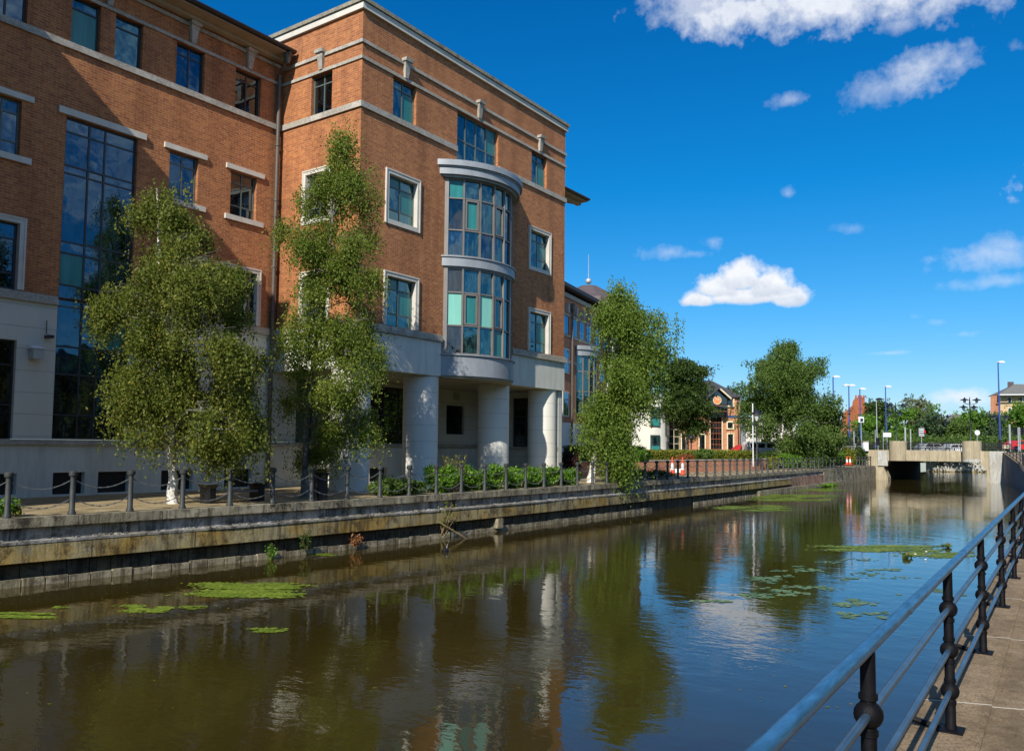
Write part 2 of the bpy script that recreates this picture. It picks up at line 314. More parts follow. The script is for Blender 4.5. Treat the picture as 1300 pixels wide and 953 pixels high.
M['leaf_sage'] = leafmat('sage_willow_leaves', (0.1, 0.12, 0.055), (0.17, 0.2, 0.095), (0.25, 0.27, 0.13), 0.4)
M['leaf_hedge'] = leafmat('clipped_hedge_leaves', (0.07, 0.11, 0.02), (0.12, 0.17, 0.035), (0.18, 0.22, 0.05), 0.3)
M['leaf_maroon'] = leafmat('maroon_leaves', (.02, .008, .01), (.035, .012, .014), (.06, .02, .02), .15)
M['leaf_russet'] = leafmat('russet_leaves', (.16, .06, .02), (.24, .09, .03), (.3, .14, .05), .2)
M['algae'] = leafmat('floating_weed', (.07,.11,.012), (.15,.22,.02), (.27,.33,.045), .1, .6)
M['lily'] = leafmat('lily_leaves', (.07, .13, .04), (.13, .21, .07), (.22, .29, .11), .1, .4)
M['twig'] = vary('dry_twig', (.20, .14, .07), .9, .3, 5)
def watermat():
    t = NT('canal_water'); g = t.node('ShaderNodeNewGeometry')
    body = t.ramp(t.noise(.12, 4, .6), [(.3, (.026, .019, .004)), (.7, (.045, .033, .007))])
    t.set(body, .015); t.b.inputs['IOR'].default_value = 1.58
    def wave(scale, sc, detail=3):
        return t.noise(scale, detail, .5, sc)
    w1 = wave(1.5, (1, .55, 1)); w2 = wave(6.5, (1, .6, 1), 2); w3 = wave(20, (1, .6, 1), 2); mask = t.ramp(t.noise(.09, 3, .6, (1, 1.4, 1)), [(.42, (.22, .22, .22)), (.60, (1, 1, 1))])
    sp = t.node('ShaderNodeSeparateXYZ'); t.link(g.outputs['Position'], sp.inputs[0])
    far = t.math('MULTIPLY', t.math('SUBTRACT', sp.outputs[0], 22), 1/25, True)
    h = t.math('ADD', t.math('MULTIPLY', w1, .75), t.math('MULTIPLY', t.math('MULTIPLY', w2, .42), mask))
    h = t.math('ADD', h, t.math('MULTIPLY', t.math('MULTIPLY', w3, .12), mask))
    b = t.bump(h, .5, .02)
    return t.m
M['water'] = watermat()

# ------------------------------------------------------------------ mesh helpers
class MB:
    def __init__(s): s.v = []; s.f = []; s.mi = []; s.cur = 0
    def add(s, vs_, fs):
        n = len(s.v); s.v += [tuple(p) for p in vs_]; s.f += [tuple(i+n for i in f) for f in fs]; s.mi += [s.cur]*len(fs); return s
    def box(s, x0, x1, y0, y1, z0, z1):
        return s.add([(x0, y0, z0), (x1, y0, z0), (x1, y1, z0), (x0, y1, z0), (x0, y0, z1), (x1, y0, z1), (x1, y1, z1), (x0, y1, z1)],
                     [(0, 3, 2, 1), (4, 5, 6, 7), (0, 1, 5, 4), (1, 2, 6, 5), (2, 3, 7, 6), (3, 0, 4, 7)])
    def obox(s, c, ax, ay, az):   # oriented box, half-axis vectors
        c, ax, ay, az = map(Vector, (c, ax, ay, az)); vs_ = []
        for k in (-1, 1):
            for (i, j) in ((-1, -1), (1, -1), (1, 1), (-1, 1)): vs_.append(c+ax*i+ay*j+az*k)
        return s.add(vs_, [(0, 3, 2, 1), (4, 5, 6, 7), (0, 1, 5, 4), (1, 2, 6, 5), (2, 3, 7, 6), (3, 0, 4, 7)])
    def quad(s, *p): return s.add(p, [tuple(range(len(p)))])
    def prism(s, poly, z0, z1):
        n = len(poly); vs_ = [(x, y, z0) for x, y in poly]+[(x, y, z1) for x, y in poly]
        return s.add(vs_, [tuple(reversed(range(n))), tuple(range(n, 2*n))]+[(i, (i+1) % n, n+(i+1) % n, n+i) for i in range(n)])
    def extr(s, poly, a, b):      # polygon of 3d points swept from offset a to offset b
        a, b = Vector(a), Vector(b); n = len(poly); P = [Vector(p) for p in poly]
        return s.add([p+a for p in P]+[p+b for p in P], [tuple(reversed(range(n))), tuple(range(n, 2*n))]+[(i, (i+1) % n, n+(i+1) % n, n+i) for i in range(n)])
    def tube(s, pts, r, n=8, cap=True):
        pts = [Vector(p) for p in pts]; rs = r if isinstance(r, (list, tuple)) else [r]*len(pts); base = len(s.v); rings = []
        for i, p in enumerate(pts):
            d = (pts[min(i+1, len(pts)-1)]-pts[max(i-1, 0)]).normalized(); a = d.cross(Vector((0, 0, 1)))
            if a.length < .05: a = d.cross(Vector((1, 0, 0)))
            a.normalize(); b = d.cross(a); rings.append([p+(a*math.cos(2*math.pi*k/n)+b*math.sin(2*math.pi*k/n))*rs[i] for k in range(n)])
        vs_ = [q for rg in rings for q in rg]; fs = []
        for i in range(len(pts)-1):
            for k in range(n): fs.append((i*n+k, i*n+(k+1) % n, (i+1)*n+(k+1) % n, (i+1)*n+k))
        if cap: fs += [tuple(range(n))[::-1], tuple(range((len(pts)-1)*n, len(pts)*n))]
        return s.add(vs_, fs)
    def lathe(s, c, prof, n=16):  # prof: (r, z)
        vs_ = []; fs = []
        for r, z in prof:
            for k in range(n): vs_.append((c[0]+r*math.cos(2*math.pi*k/n), c[1]+r*math.sin(2*math.pi*k/n), c[2]+z))
        for i in range(len(prof)-1):
            for k in range(n): fs.append((i*n+k, i*n+(k+1) % n, (i+1)*n+(k+1) % n, (i+1)*n+k))
        fs += [tuple(range(n))[::-1], tuple(range((len(prof)-1)*n, len(prof)*n))]
        return s.add(vs_, fs)
    def build(s, name, mat, parent=None, smooth=False, local=False):
        me = bpy.data.meshes.new(name); me.from_pydata(s.v, [], s.f)
        mats = mat if isinstance(mat, (list, tuple)) else [mat]
        for m in mats: me.materials.append(m)
        if len(mats) > 1: me.polygons.foreach_set('material_index', s.mi)
        if smooth:
            me.polygons.foreach_set('use_smooth', [True]*len(me.polygons))
            try: me.set_sharp_from_angle(angle=R(40))
            except Exception: pass
        me.update(); o = bpy.data.objects.new(name, me); col.objects.link(o)
        if parent is not None: adopt(o, parent, local)
        return o
ROOTS = {}
def adopt(o, parent, local=False):
    o.parent = parent
    if not local and parent.name in ROOTS: o.matrix_parent_inverse = Matrix.Translation(-Vector(ROOTS[parent.name]))
def empty(name, loc, label, cat, group=None, kind=None, rz=0):
    o = bpy.data.objects.new(name, None); col.objects.link(o); o.location = loc; o.rotation_euler = (0, 0, rz); o.empty_display_size = .2
    ROOTS[o.name] = tuple(loc); tag(o, label, cat, group, kind); return o
def tag(o, label=None, cat=None, group=None, kind=None):
    if label: o['label'] = label
    if cat: o['category'] = cat
    if group: o['group'] = group
    if kind: o['kind'] = kind
    return o
def struct(o): o['kind'] = 'structure'; return o
def copy_tree(o, parent=None):
    c = o.copy(); col.objects.link(c); c.parent = parent
    for ch in list(o.children): copy_tree(ch, c)
    return c
ONES = ['', 'first', 'second', 'third', 'fourth', 'fifth', 'sixth', 'seventh', 'eighth', 'ninth', 'tenth', 'eleventh', 'twelfth', 'thirteenth', 'fourteenth', 'fifteenth', 'sixteenth', 'seventeenth', 'eighteenth', 'nineteenth']
TENS = {2: ('twentieth', 'twenty'), 3: ('thirtieth', 'thirty'), 4: ('fortieth', 'forty'), 5: ('fiftieth', 'fifty'), 6: ('sixtieth', 'sixty'), 7: ('seventieth', 'seventy')}
def ordinal(n): return ONES[n] if n < 20 else (TENS[n//10][0] if n % 10 == 0 else TENS[n//10][1]+'-'+ONES[n % 10])

# ------------------------------------------------------------------ ground, water, banks
def qy(x):      # front edge of the left quay
    P = [(-300, 18.55), (4, 18.55), (8, 18.28), (13, 17.86), (18, 17.55), (24, 17.40), (46, 17.40), (66, 18.0), (300, 18.0)]
    for (a, b), (c, d) in zip(P, P[1:]):
        if x <= c: return b+(d-b)*(x-a)/(c-a)
    return 18.0
def ry(x):      # edge of the right quay
    P = [(-60, .80), (0, .80), (25, 1.40), (45, 2.1), (60, 3.2), (80, 4.95), (90, 6.85), (96, 7.2)]
    for (a, b), (c, d) in zip(P, P[1:]):
        if x <= c: t = (x-a)/(c-a); return b+(d-b)*t
    return 7.2
def rz_(x):
    P = [(-60, 1.3), (55, 1.3), (70, 1.5), (80, 1.95), (90, 2.9), (96, 2.95)]
    for (a, b), (c, d) in zip(P, P[1:]):
        if x <= c: t = (x-a)/(c-a); return b+(d-b)*t
    return 2.95
def sstep(a, b, x): t = max(0, min(1, (x-a)/(b-a))); return t*t*(3-2*t)
def lz(x, y):
    d = y-qy(x)
    h = 1.4+1.1*sstep(46, 66, x)*sstep(4, 9, d)
    h = h+(2.95-h)*sstep(80, 90, x)*sstep(2.2, 3.8, d)
    return h
def sheet(name, xs, rows, hf, mat):
    mb = MB(); n = len(xs); m = len(rows(xs[0])); vs_ = []
    for x in xs:
        for y in rows(x): vs_.append((x, y, hf(x, y)))
    fs = [(i*m+j, (i+1)*m+j, (i+1)*m+j+1, i*m+j+1) for i in range(n-1) for j in range(m-1)]
    mb.add(vs_, fs); return struct(mb.build(name, mat, smooth=True))
XS = [-200, -120, -60, -30, -10, 0, 4, 6, 8, 10.5, 13, 15.5, 18, 21, 24, 30, 38, 42, 46, 50, 54, 58, 62, 66, 70, 74, 78, 82, 86, 90]
sheet('quay_ground', XS, lambda x: [qy(x)+.33, qy(x)+1.2, qy(x)+2.5, qy(x)+4, qy(x)+6, qy(x)+9, qy(x)+14, qy(x)+30, qy(x)+80, 500, 3000], lz, M['ground'])
XR = [-200, -60, -30, -10, 0, 5, 10, 15, 20, 25, 35, 45, 55, 60, 65, 70, 75, 80, 85, 90]
sheet('path', XR, lambda x: [-3000, -400, -60, -12, -5, -2.4, ry(x)-.02], lambda x, y: rz_(x), M['path'])
mb = MB(); mb.box(148, 4000, -3000, 3000, 1.0, 2.95); mb.box(112, 148, 24, 3000, 1.0, 2.95); mb.box(112, 148, -3000, 2, 1.0, 2.95); struct(mb.build('ground', M['grass']))
mb = MB(); mb.quad((90, -400, 2.96), (112, -400, 2.96), (112, 6.0, 2.96), (90, 6.0, 2.96)); mb.quad((90, 6, 2.98), (112, 6, 2.98), (112, 19.2, 2.98), (90, 19.2, 2.98)); mb.quad((90, 19.2, 2.96), (112, 19.2, 2.96), (112, 400, 2.96), (90, 400, 2.96))
struct(mb.build('road', M['asphalt']))
mb = MB(); mb.quad((-200, .5, 0), (200, .5, 0), (200, 19.5, 0), (-200, 19.5, 0)); struct(mb.build('canal_water', M['water']))

# left quay wall
qw = empty('quay_wall', (7, 17.4, 0), 'long stained concrete quay wall with ochre beam and coping along the left bank', 'quay wall')
def strip(mb, x0, x1, dy0, dy1, z0, z1, wob=0):
    xs = sorted({x0, x1, *[v for v in range(-40, 92, 2) if x0 < v < x1], *[v for v in (13,) if x0 < v < x1]})
    n0 = len(mb.v)
    for i, x in enumerate(xs):
        w = random.uniform(-wob, wob); y = qy(x)
        mb.v += [(x, y+dy0+w, z0), (x, y+dy1, z0), (x, y+dy1, z1), (x, y+dy0+w, z1)]
    for i in range(len(xs)-1):
        a = n0+i*4; b = a+4
        for k in range(4): mb.f.append((a+k, a+(k+1) % 4, b+(k+1) % 4, b+k)); mb.mi.append(mb.cur)
    a = n0; mb.f += [(a, a+3, a+2, a+1)]; mb.mi.append(mb.cur); b = n0+4*(len(xs)-1); mb.f += [(b, b+1, b+2, b+3)]; mb.mi.append(mb.cur)
mb = MB()
x = -40.0
while x < 89.5:      # coping stones with hairline joints and slight misalignment
    w = 1.9 if x < 60 else 1.5; o = random.uniform(-.008, .008); mb.cur = 0
    xe = min(x+w-.012, 89.8)
    mb.add([(x, qy(x)+o, 1.2), (xe, qy(xe)+o, 1.2), (xe, qy(xe)+.36, 1.2), (x, qy(x)+.36, 1.2), (x, qy(x)+o, 1.404), (xe, qy(xe)+o, 1.404), (xe, qy(xe)+.36, 1.404), (x, qy(x)+.36, 1.404)],
           [(0, 3, 2, 1), (4, 5, 6, 7), (0, 1, 5, 4), (1, 2, 6, 5), (2, 3, 7, 6), (3, 0, 4, 7)]); x += w
mb.build('coping', M['quay_coping'], qw)
mb = MB(); strip(mb, -40, 60, .12, .5, .93, 1.198); strip(mb, 60, 78, .07, .5, .0, 1.198); mb.build('upper_wall', M['quay_ledge'], qw)
mb = MB(); strip(mb, -40, 60, -.22, .118, .88, .93, .012); mb.build('ledge', M['quay_ledge'], qw)
mb = MB()
for i in range(900):
    x = random.uniform(-2, 58); y = qy(x)-.2+random.random()**.6*.30; s = random.uniform(.008, .035); mb.obox((x, y, .93+s*.4), (s*1.6, random.uniform(-s, s), 0), (0, s*.8, 0), (0, 0, s*.5))
d_ = mb.build('ledge_debris', M['quay_ledge'], qw); d_['kind'] = 'stuff'
mb = MB(); strip(mb, -40, 60, -.20, .4, .50, .878, .006); mb.build('beam', M['quay_beam'], qw)
mb = MB()
x = -40.0
while x < 59.6:
    o = random.uniform(-.02, .02); strip(mb, x, x+.44, .0+o, .4, -.8, .498); x += .46
mb.build('sheet_piling', M['quay_low'], qw)
mb = MB(); x = -40.0
while x < 60:
    if not 36 < x < 41: strip(mb, x, x+.43, -.10+random.uniform(-.012, .01), .2, -.5, random.uniform(.13, .17))
    x += .46
strip(mb, 52, 61, -.30, .3, -.5, .32); mb.build('foot_blocks', M['quay_foot'], qw)
mb = MB(); strip(mb, 60.02, 70, -.02, .068, -.5, .95); mb.build('reddish_section', M['quay_red'], qw)
mb = MB(); strip(mb, 70.02, 89.8, -.03, .4, -.5, 1.19); strip(mb, 59, 76, -.22, -.021, -.5, .28); mb.build('pale_end_section', M['quay_foot'], qw)
# right quay wall
rw = empty('retaining_wall', (60, 3, 0), 'grey concrete retaining wall curving up to the bridge on the right bank', 'retaining wall')
mb = MB(); xs = [-30, -10, 0, 10, 20, 25, 35, 45, 52, 60, 66, 72, 76, 80, 84, 87, 90]
for a, b in zip(xs, xs[1:]):
    mb.add([(a, ry(a), -.6), (b, ry(b), -.6), (b, ry(b)-.5, -.6), (a, ry(a)-.5, -.6), (a, ry(a), rz_(a)-.01), (b, ry(b), rz_(b)-.01), (b, ry(b)-.5, rz_(b)-.01), (a, ry(a)-.5, rz_(a)-.01)],
           [(0, 1, 2, 3), (4, 7, 6, 5), (0, 4, 5, 1), (1, 5, 6, 2), (2, 6, 7, 3), (3, 7, 4, 0)])
mb.build('wall', M['bank_grey'], rw)
mb = MB()
for a, b in zip(xs, xs[1:]):
    a2 = a+.01
    mb.add([(a2, ry(a2)+.04, rz_(a2)-.12), (b, ry(b)+.04, rz_(b)-.12), (b, ry(b)-.36, rz_(b)-.12), (a2, ry(a2)-.36, rz_(a2)-.12), (a2, ry(a2)+.04, rz_(a2)+.012), (b, ry(b)+.04, rz_(b)+.012), (b, ry(b)-.36, rz_(b)+.012), (a2, ry(a2)-.36, rz_(a2)+.012)],
           [(0, 1, 2, 3), (4, 7, 6, 5), (0, 4, 5, 1), (1, 5, 6, 2), (2, 6, 7, 3), (3, 7, 4, 0)])
mb.build('coping', M['path'], rw)

# ------------------------------------------------------------------ main office building
XT0, XT1, YF, YB, ZG = 19.82, 33.42, 20.5, 24.75, 1.4
ob = empty('office_building', (19.82, 20.5, 1.4), 'large four storey orange brick office block with white columned base and curved glass bay', 'building')
def facade(mb, a, b, z0, z1, pos, holes, axis='x', depth=.2, facing=-1):
    """wall skin on plane y=pos (axis x) or x=pos (axis y) with openings (h0,h1,z0,z1) and reveals going inwards"""
    us = sorted({a, b, *[h for H in holes for h in H[:2] if a < h < b]}); zs = sorted({z0, z1, *[h for H in holes for h in H[2:] if z0 < h < z1]})
    def P(u, d, z): return (u, pos+d, z) if axis == 'x' else (pos+d, u, z)
    for u0, u1 in zip(us, us[1:]):
        for q0, q1 in zip(zs, zs[1:]):
            um, qm = (u0+u1)/2, (q0+q1)/2
            if any(H[0] < um < H[1] and H[2] < qm < H[3] for H in holes): continue
            mb.quad(P(u0, 0, q0), P(u1, 0, q0), P(u1, 0, q1), P(u0, 0, q1))
    for H in holes:
        h0, h1, q0, q1 = H; h0, h1 = max(h0, a), min(h1, b)
        if h0 >= h1: continue
        q0, q1 = max(q0, z0), min(q1, z1); d = depth
        mb.quad(P(h0, 0, q0), P(h0, 0, q1), P(h0, d, q1), P(h0, d, q0)); mb.quad(P(h1, 0, q0), P(h1, 0, q1), P(h1, d, q1), P(h1, d, q0))
        mb.quad(P(h0, 0, q1), P(h1, 0, q1), P(h1, d, q1), P(h0, d, q1)); mb.quad(P(h0, 0, q0), P(h1, 0, q0), P(h1, d, q0), P(h0, d, q0))
def window(parent, h0, h1, z0, z1, pos, axis='x', rec=.13, vb=(), hb=(), fr=.055, fm='frame_dark', gm='glass', name='window', panes=None):
    def B(mb, u0, u1, d0, d1, q0, q1):
        if axis == 'x': mb.box(u0, u1, pos+d0, pos+d1, q0, q1)
        else: mb.box(pos+d0, pos+d1, u0, u1, q0, q1)
    mb = MB(); d0, d1 = rec, rec+.06; g = .004
    B(mb, h0+g, h0+fr, d0, d1, z0+g, z1-g); B(mb, h1-fr, h1-g, d0, d1, z0+g, z1-g); B(mb, h0+fr, h1-fr, d0, d1, z1-fr, z1-g); B(mb, h0+fr, h1-fr, d0, d1, z0+g, z0+fr)
    for v in vb:
        u = h0+(h1-h0)*v; B(mb, u-fr*.45, u+fr*.45, d0+.004, d1-.004, z0+fr, z1-fr)
    vv = [0]+list(vb)+[1]
    for h in hb:
        z = z0+(z1-z0)*h
        for a, b in zip(vv, vv[1:]):
            ua = h0+(h1-h0)*a+(fr*.45 if a else fr); ub = h0+(h1-h0)*b-(fr*.45 if b < 1 else fr)
            B(mb, ua, ub, d0+.008, d1-.008, z-fr*.45, z+fr*.45)
    w = mb.build(name, M[fm], parent)
    gb = MB(); hh = [0]+sorted(hb)+[1]; mats = [M[gm], M['blind'], M['blind_dim'], M['glass_dark']]
    for i, (a, b) in enumerate(zip(vv, vv[1:])):
        for j, (c, d) in enumerate(zip(hh, hh[1:])):
            gb.cur = (panes or {}).get((i, j), 0); u0, u1, q0, q1 = h0+(h1-h0)*a+.01, h0+(h1-h0)*b-.01, z0+(z1-z0)*c+.01, z0+(z1-z0)*d-.01
            t1, t2 = random.uniform(-.006, .006), random.uniform(-.006, .006); dd = rec+.03
            P = (lambda u, q, t: (u, pos+dd+t, q)) if axis == 'x' else (lambda u, q, t: (pos+dd+t, u, q))
            gb.quad(P(u0, q0, 0), P(u1, q0, t1), P(u1, q1, t1+t2), P(u0, q1, t2))
    gb.build('glazing', mats, w)
    return w
ZT = (14.97, 16.47)
# tower, front face (y = YF) --------------------------------------------------
tw_top = [(21.40, 22.66, *ZT), (25.12, 27.92, 14.20, ZT[1]), (30.50, 31.78, *ZT)]
tw_mid = [(21.26, 22.78, 11.12, 12.79), (30.46, 31.98, 11.12, 12.79)]
tw_low = [(21.26, 22.78, 7.27, 9.06), (30.46, 31.98, 7.27, 9.06)]
BAYX = 26.65; BH = 2.157
bayhole = [(BAYX-BH, BAYX+BH, 7.0, 13.6)]
left_top = [(7.28, 8.37, *ZT), (9.62, 10.70, *ZT), (11.95, 12.83, *ZT), (13.30, 14.22, *ZT), (15.42, 16.49, *ZT), (17.75, 18.84, *ZT)]
left_mid = [(7.33, 8.43, 11.10, 12.69), (9.75, 10.68, 11.10, 12.69), (15.31, 16.38, 11.10, 12.69), (17.69, 18.79, 11.10, 12.69)]
left_low = [(9.41, 10.78, 7.27, 9.16), (7.20, 8.56, 7.27, 9.16), (15.34, 16.71, 7.27, 9.16), (17.56, 18.92, 7.27, 9.16)]
tall = [(11.93, 14.18, 3.06, 12.70)]
side_w = [(22.0, 23.1, *ZT), (22.0, 23.25, 11.12, 12.79), (22.0, 23.25, 7.27, 9.06)]
mb = MB()
wide = lambda L: [(a-.03, b+.03, c-.03, d+.03) for a, b, c, d in L]
facade(mb, XT0, XT1, 7.0, 18.28, YF, tw_top+wide(tw_mid+tw_low)+bayhole)
facade(mb, YF, YB+8, 7.0, 18.28, XT0, side_w[:1]+wide(side_w[1:]), 'y')
mb.quad((XT1, YF, 7.0), (XT1, 36, 7.0), (XT1, 36, 18.28), (XT1, YF, 18.28)); mb.quad((XT0, 36, 7), (XT1, 36, 7), (XT1, 36, 18.28), (XT0, 36, 18.28))
# recessed wing between the two towers
facade(mb, 6.3, XT0, 7.24, 17.5, YB, left_top+left_mid+wide(left_low)+tall)
# link beyond the tower, and the mirrored tower on the left
mb.quad((XT1, YB, 7.0), (40.2, YB, 7.0), (40.2, YB, 17.5), (XT1, YB, 17.5)); mb.quad((40.2, YB, 1.4), (40.2, 36, 1.4), (40.2, 36, 17.5), (40.2, YB, 17.5))
mb.box(-7.3, 6.3, YF, 36, 7.0, 18.28)
mb.build('brick_wall', M['brick'], ob)
# white band, lower white walls
mb = MB()
mb.box(XT0-.02, BAYX-2.33, YF-.02, YF+.4, 5.66, 6.98); mb.box(BAYX+2.33, XT1+.02, YF-.02, YF+.4, 5.66, 6.98); mb.box(BAYX-2.33, BAYX+2.33, YF+.1, YF+.4, 5.68, 6.9)
mb.box(XT0-.02, XT0+.38, YF+.401, YB+.6, 5.66, 6.98); mb.box(XT1-.32, XT1+.02, YF+.401, YB+.6, 5.66, 6.98)
mb.build('white_fascia', M['white'], ob); mb = MB(); mb.box(-7.3, 6.32, YF-.02, YF+.4, 5.66, 6.98); mb.box(6.0, 6.32, YF+.4, YB+.3, 5.66, 6.98)
mb.build('white_fascia', M['white'], ob)
mb = MB(); mb.box(XT0+.39, XT1-.33, YF+.41, YB+.3, 5.64, 5.9); mb.build('soffit', M['soffit'], ob); mb = MB(); mb.box(-7.3, 5.98, YF+.41, YB+.3, 5.64, 5.9); mb.build('soffit', M['soffit'], ob)
big = [(24.84, 28.0, 3.03, 5.50), (20.9, 23.9, 3.03, 5.50)]; small_w = [(29.85, 31.19, 3.53, 4.90)]
gleft = [(6.9, 7.6, 3.03, 5.84), (8.3, 10.86, 3.03, 5.84), (15.25, 16.6, 3.03, 5.84), (17.6, 18.95, 3.03, 5.84)]
base_w = [(8.3, 9.6, 1.5, 2.10), (9.95, 11.0, 1.5, 2.10), (11.99, 12.92, 1.45, 2.10), (13.32, 14.31, 1.45, 2.10), (15.40, 16.55, 1.45, 2.10), (17.78, 18.92, 1.45, 2.10), (21.62, 22.64, 1.45, 2.05), (24.83, 25.88, 1.45, 2.03), (27.2, 28.2, 1.45, 2.03)]
mb = MB()
facade(mb, 6.3, XT0, 3.06, 7.0, YB, gleft+tall)
facade(mb, XT0, XT1-.32, 3.06, 5.66, YB, big+small_w)
facade(mb, -7.3, 6.3, 1.4, 5.66, YB, [])
facade(mb, XT1, 40.2, 1.4, 7.0, YB, [])
retw = [(21.75, 23.25, 2.98, 5.35)]
facade(mb, YF+.1, YB, 1.3, 5.66, XT1-.32, retw, 'y')
mb.box(XT1-.1, XT1, YF+.1, YB, 1.3, 5.66); mb.quad((XT1-.32, YF+.1, 1.3), (XT1-.1, YF+.1, 1.3), (XT1-.1, YF+.1, 5.66), (XT1-.32, YF+.1, 5.66))
mb.build('white_ground_floor_wall', M['rust_white'], ob)
mb = MB(); facade(mb, 6.3, XT1-.32, 1.2, 2.90, YB-.06, base_w, depth=.25); mb.build('plinth_wall', M['white'], ob)
mb = MB(); mb.box(6.3, XT1-.33, YB-.16, YB+.1, 2.90, 3.0); mb.box(6.3, XT1-.33, YB-.11, YB+.1, 3.0, 3.055); mb.box(XT1-.40, XT1-.322, YF+.1, YB-.165, 2.82, 2.98); mb.build('plinth_course', M['stone'], ob)
for (a, b, c, d) in base_w:
    w = MB(); w.box(a+.01, b-.01, YB+.13, YB+.16, c+.01, d-.01)
    z = c+.06
    while z < d-.05: w.box(a+.02, b-.02, YB+.10, YB+.125, z, z+.03); z += .085
    w.build('basement_grille', M['grille'], ob)
# stone courses
def ring(mb, z0, z1, p, skip=None, front=True, side=True, y2=YB):
    xs = [(XT0-p, XT1+p)] if not skip else [(XT0-p, skip[0]), (skip[1], XT1+p)]
    for a, b in xs: mb.box(a, b, YF-p, YF+.05, z0, z1)
    mb.box(XT0-p, XT0+.05, YF+.051, y2+1.0, z0, z1); mb.box(XT1-.05, XT1+p, YF+.051, y2+2, z0, z1)
for nm, z0, z1, p, sk in (('sill_course', 14.75, 14.96, .07, (25.1, 27.94)), ('lintel_course', 16.48, 16.59, .05, None), ('upper_course', 17.06, 17.18, .06, None), ('cornice', 18.26, 18.48, .10, None)):
    mt_ = M['stone'] if nm != 'cornice' else M['stone_clean']
    if sk: mb = MB(); mb.box(XT0-p, sk[0], YF-p, YF+.05, z0, z1); mb.box(XT0-p, XT0+.05, YF+.051, YB, z0, z1); mb.build(nm, mt_, ob); mb = MB(); mb.box(sk[1], XT1+p, YF-p, YF+.05, z0, z1); mb.build(nm, mt_, ob)
    else: mb = MB(); ring(mb, z0, z1, p, sk, y2=YB+3 if nm == 'cornice' else YB-.95); mb.build(nm, mt_, ob)
mb = MB(); mb.box(XT0-.16, XT1+.16, YF-.16, 36, 18.50, 18.64); mb.box(XT0-.05, XT1+.05, YF-.05, 35.9, 18.479, 18.499); mb.build('parapet_coping', M['coping'], ob)
mb = MB(); mb.box(-7.4, 6.4, YF-.1, 36, 18.285, 18.62); mb.build('far_parapet', M['coping'], ob)
mb = MB(); mb.box(XT0-.10, BAYX-2.36, YF-.12, YF+.03, 6.985, 7.2); mb.box(XT0-.12, XT0+.03, YF+.031, YB-.1, 6.985, 7.2); mb.box(XT0-.06, BAYX-2.36, YF-.06, YF+.03, 7.2, 7.25); mb.build('base_cornice', M['stone'], ob); mb = MB(); mb.box(BAYX+2.36, XT1+.12, YF-.12, YF+.03, 6.985, 7.2)
mb.box(BAYX+2.36, XT1+.06, YF-.06, YF+.03, 7.2, 7.25)
mb.build('base_cornice', M['stone'], ob)
for a, b in ((6.32, 11.90), (14.2, XT0-.125)): mb = MB(); mb.box(a, b, YB-.12, YB+.04, 6.985, 7.16); mb.box(a, b, YB-.07, YB+.04, 7.16, 7.235); mb.build('base_cornice', M['stone'], ob)
mb = MB(); mb.box(6.32, XT0-.05, YB-.07, YB+.04, 14.75, 14.95); mb.build('sill_course', M['stone'], ob)
mb = MB(); mb.box(6.32, XT0-.05, YB-.05, YB+.04, 16.475, 16.58); mb.build('lintel_course', M['stone'], ob)
mb = MB(); mb.box(6.32, XT0-.03, YB-.06, YB+.04, 17.14, 17.26); mb.build('upper_course', M['stone'], ob)
# eaves of the recessed wing and of the link
def eaves(x0, x1):
    e_ = MB(); e_.extr([(x0, YB-.80, 17.50), (x0, YB+.3, 17.50), (x0, YB+6, 19.4), (x0, YB+6, 19.6), (x0, YB-.80, 17.62)], (0, 0, 0), (x1-x0, 0, 0)); e_.build('eaves_roof', M['roof'], ob)
    e_ = MB(); e_.box(x0, x1, YB-.76, YB-.02, 17.46, 17.498); e_.box(x0, x1, YB-.30, YB-.02, 17.33, 17.458); e_.build('eaves_soffit', M['soffit'], ob)
    e_ = MB(); e_.tube([(x0, YB-.86, 17.58), (x1, YB-.86, 17.58)], .075, 8); e_.build('gutter', M['gutter'], ob)
eaves(6.4, XT0-.12); eaves(XT1+.05, 41.7)
def keystone(x, y, axis='x', zt=17.30, zb=16.585):
    k_ = MB()
    def pr(w0, w1, z0, z1, p0, p1):
        if axis == 'x': v = [(x-w0, y-p0, z0), (x+w0, y-p0, z0), (x+w0, y, z0), (x-w0, y, z0), (x-w1, y-p1, z1), (x+w1, y-p1, z1), (x+w1, y, z1), (x-w1, y, z1)]
        else: v = [(y-p0, x-w0, z0), (y-p0, x+w0, z0), (y, x+w0, z0), (y, x-w0, z0), (y-p1, x-w1, z1), (y-p1, x+w1, z1), (y, x+w1, z1), (y, x-w1, z1)]
        k_.add(v, [(0, 3, 2, 1), (4, 5, 6, 7), (0, 1, 5, 4), (1, 2, 6, 5), (2, 3, 7, 6), (3, 0, 4, 7)])
    pr(.08, .155, zb, zt-.12, .09, .16); pr(.20, .20, zt-.119, zt, .22, .24); k_.build('keystone', M['stone'], ob)
for x in (22.03, 26.52, 31.14): keystone(x, YF)
keystone(22.55, XT0, 'y')
for x in (7.82, 10.16, 13.06, 16.0, 18.3): keystone(x, YB, zt=17.32)
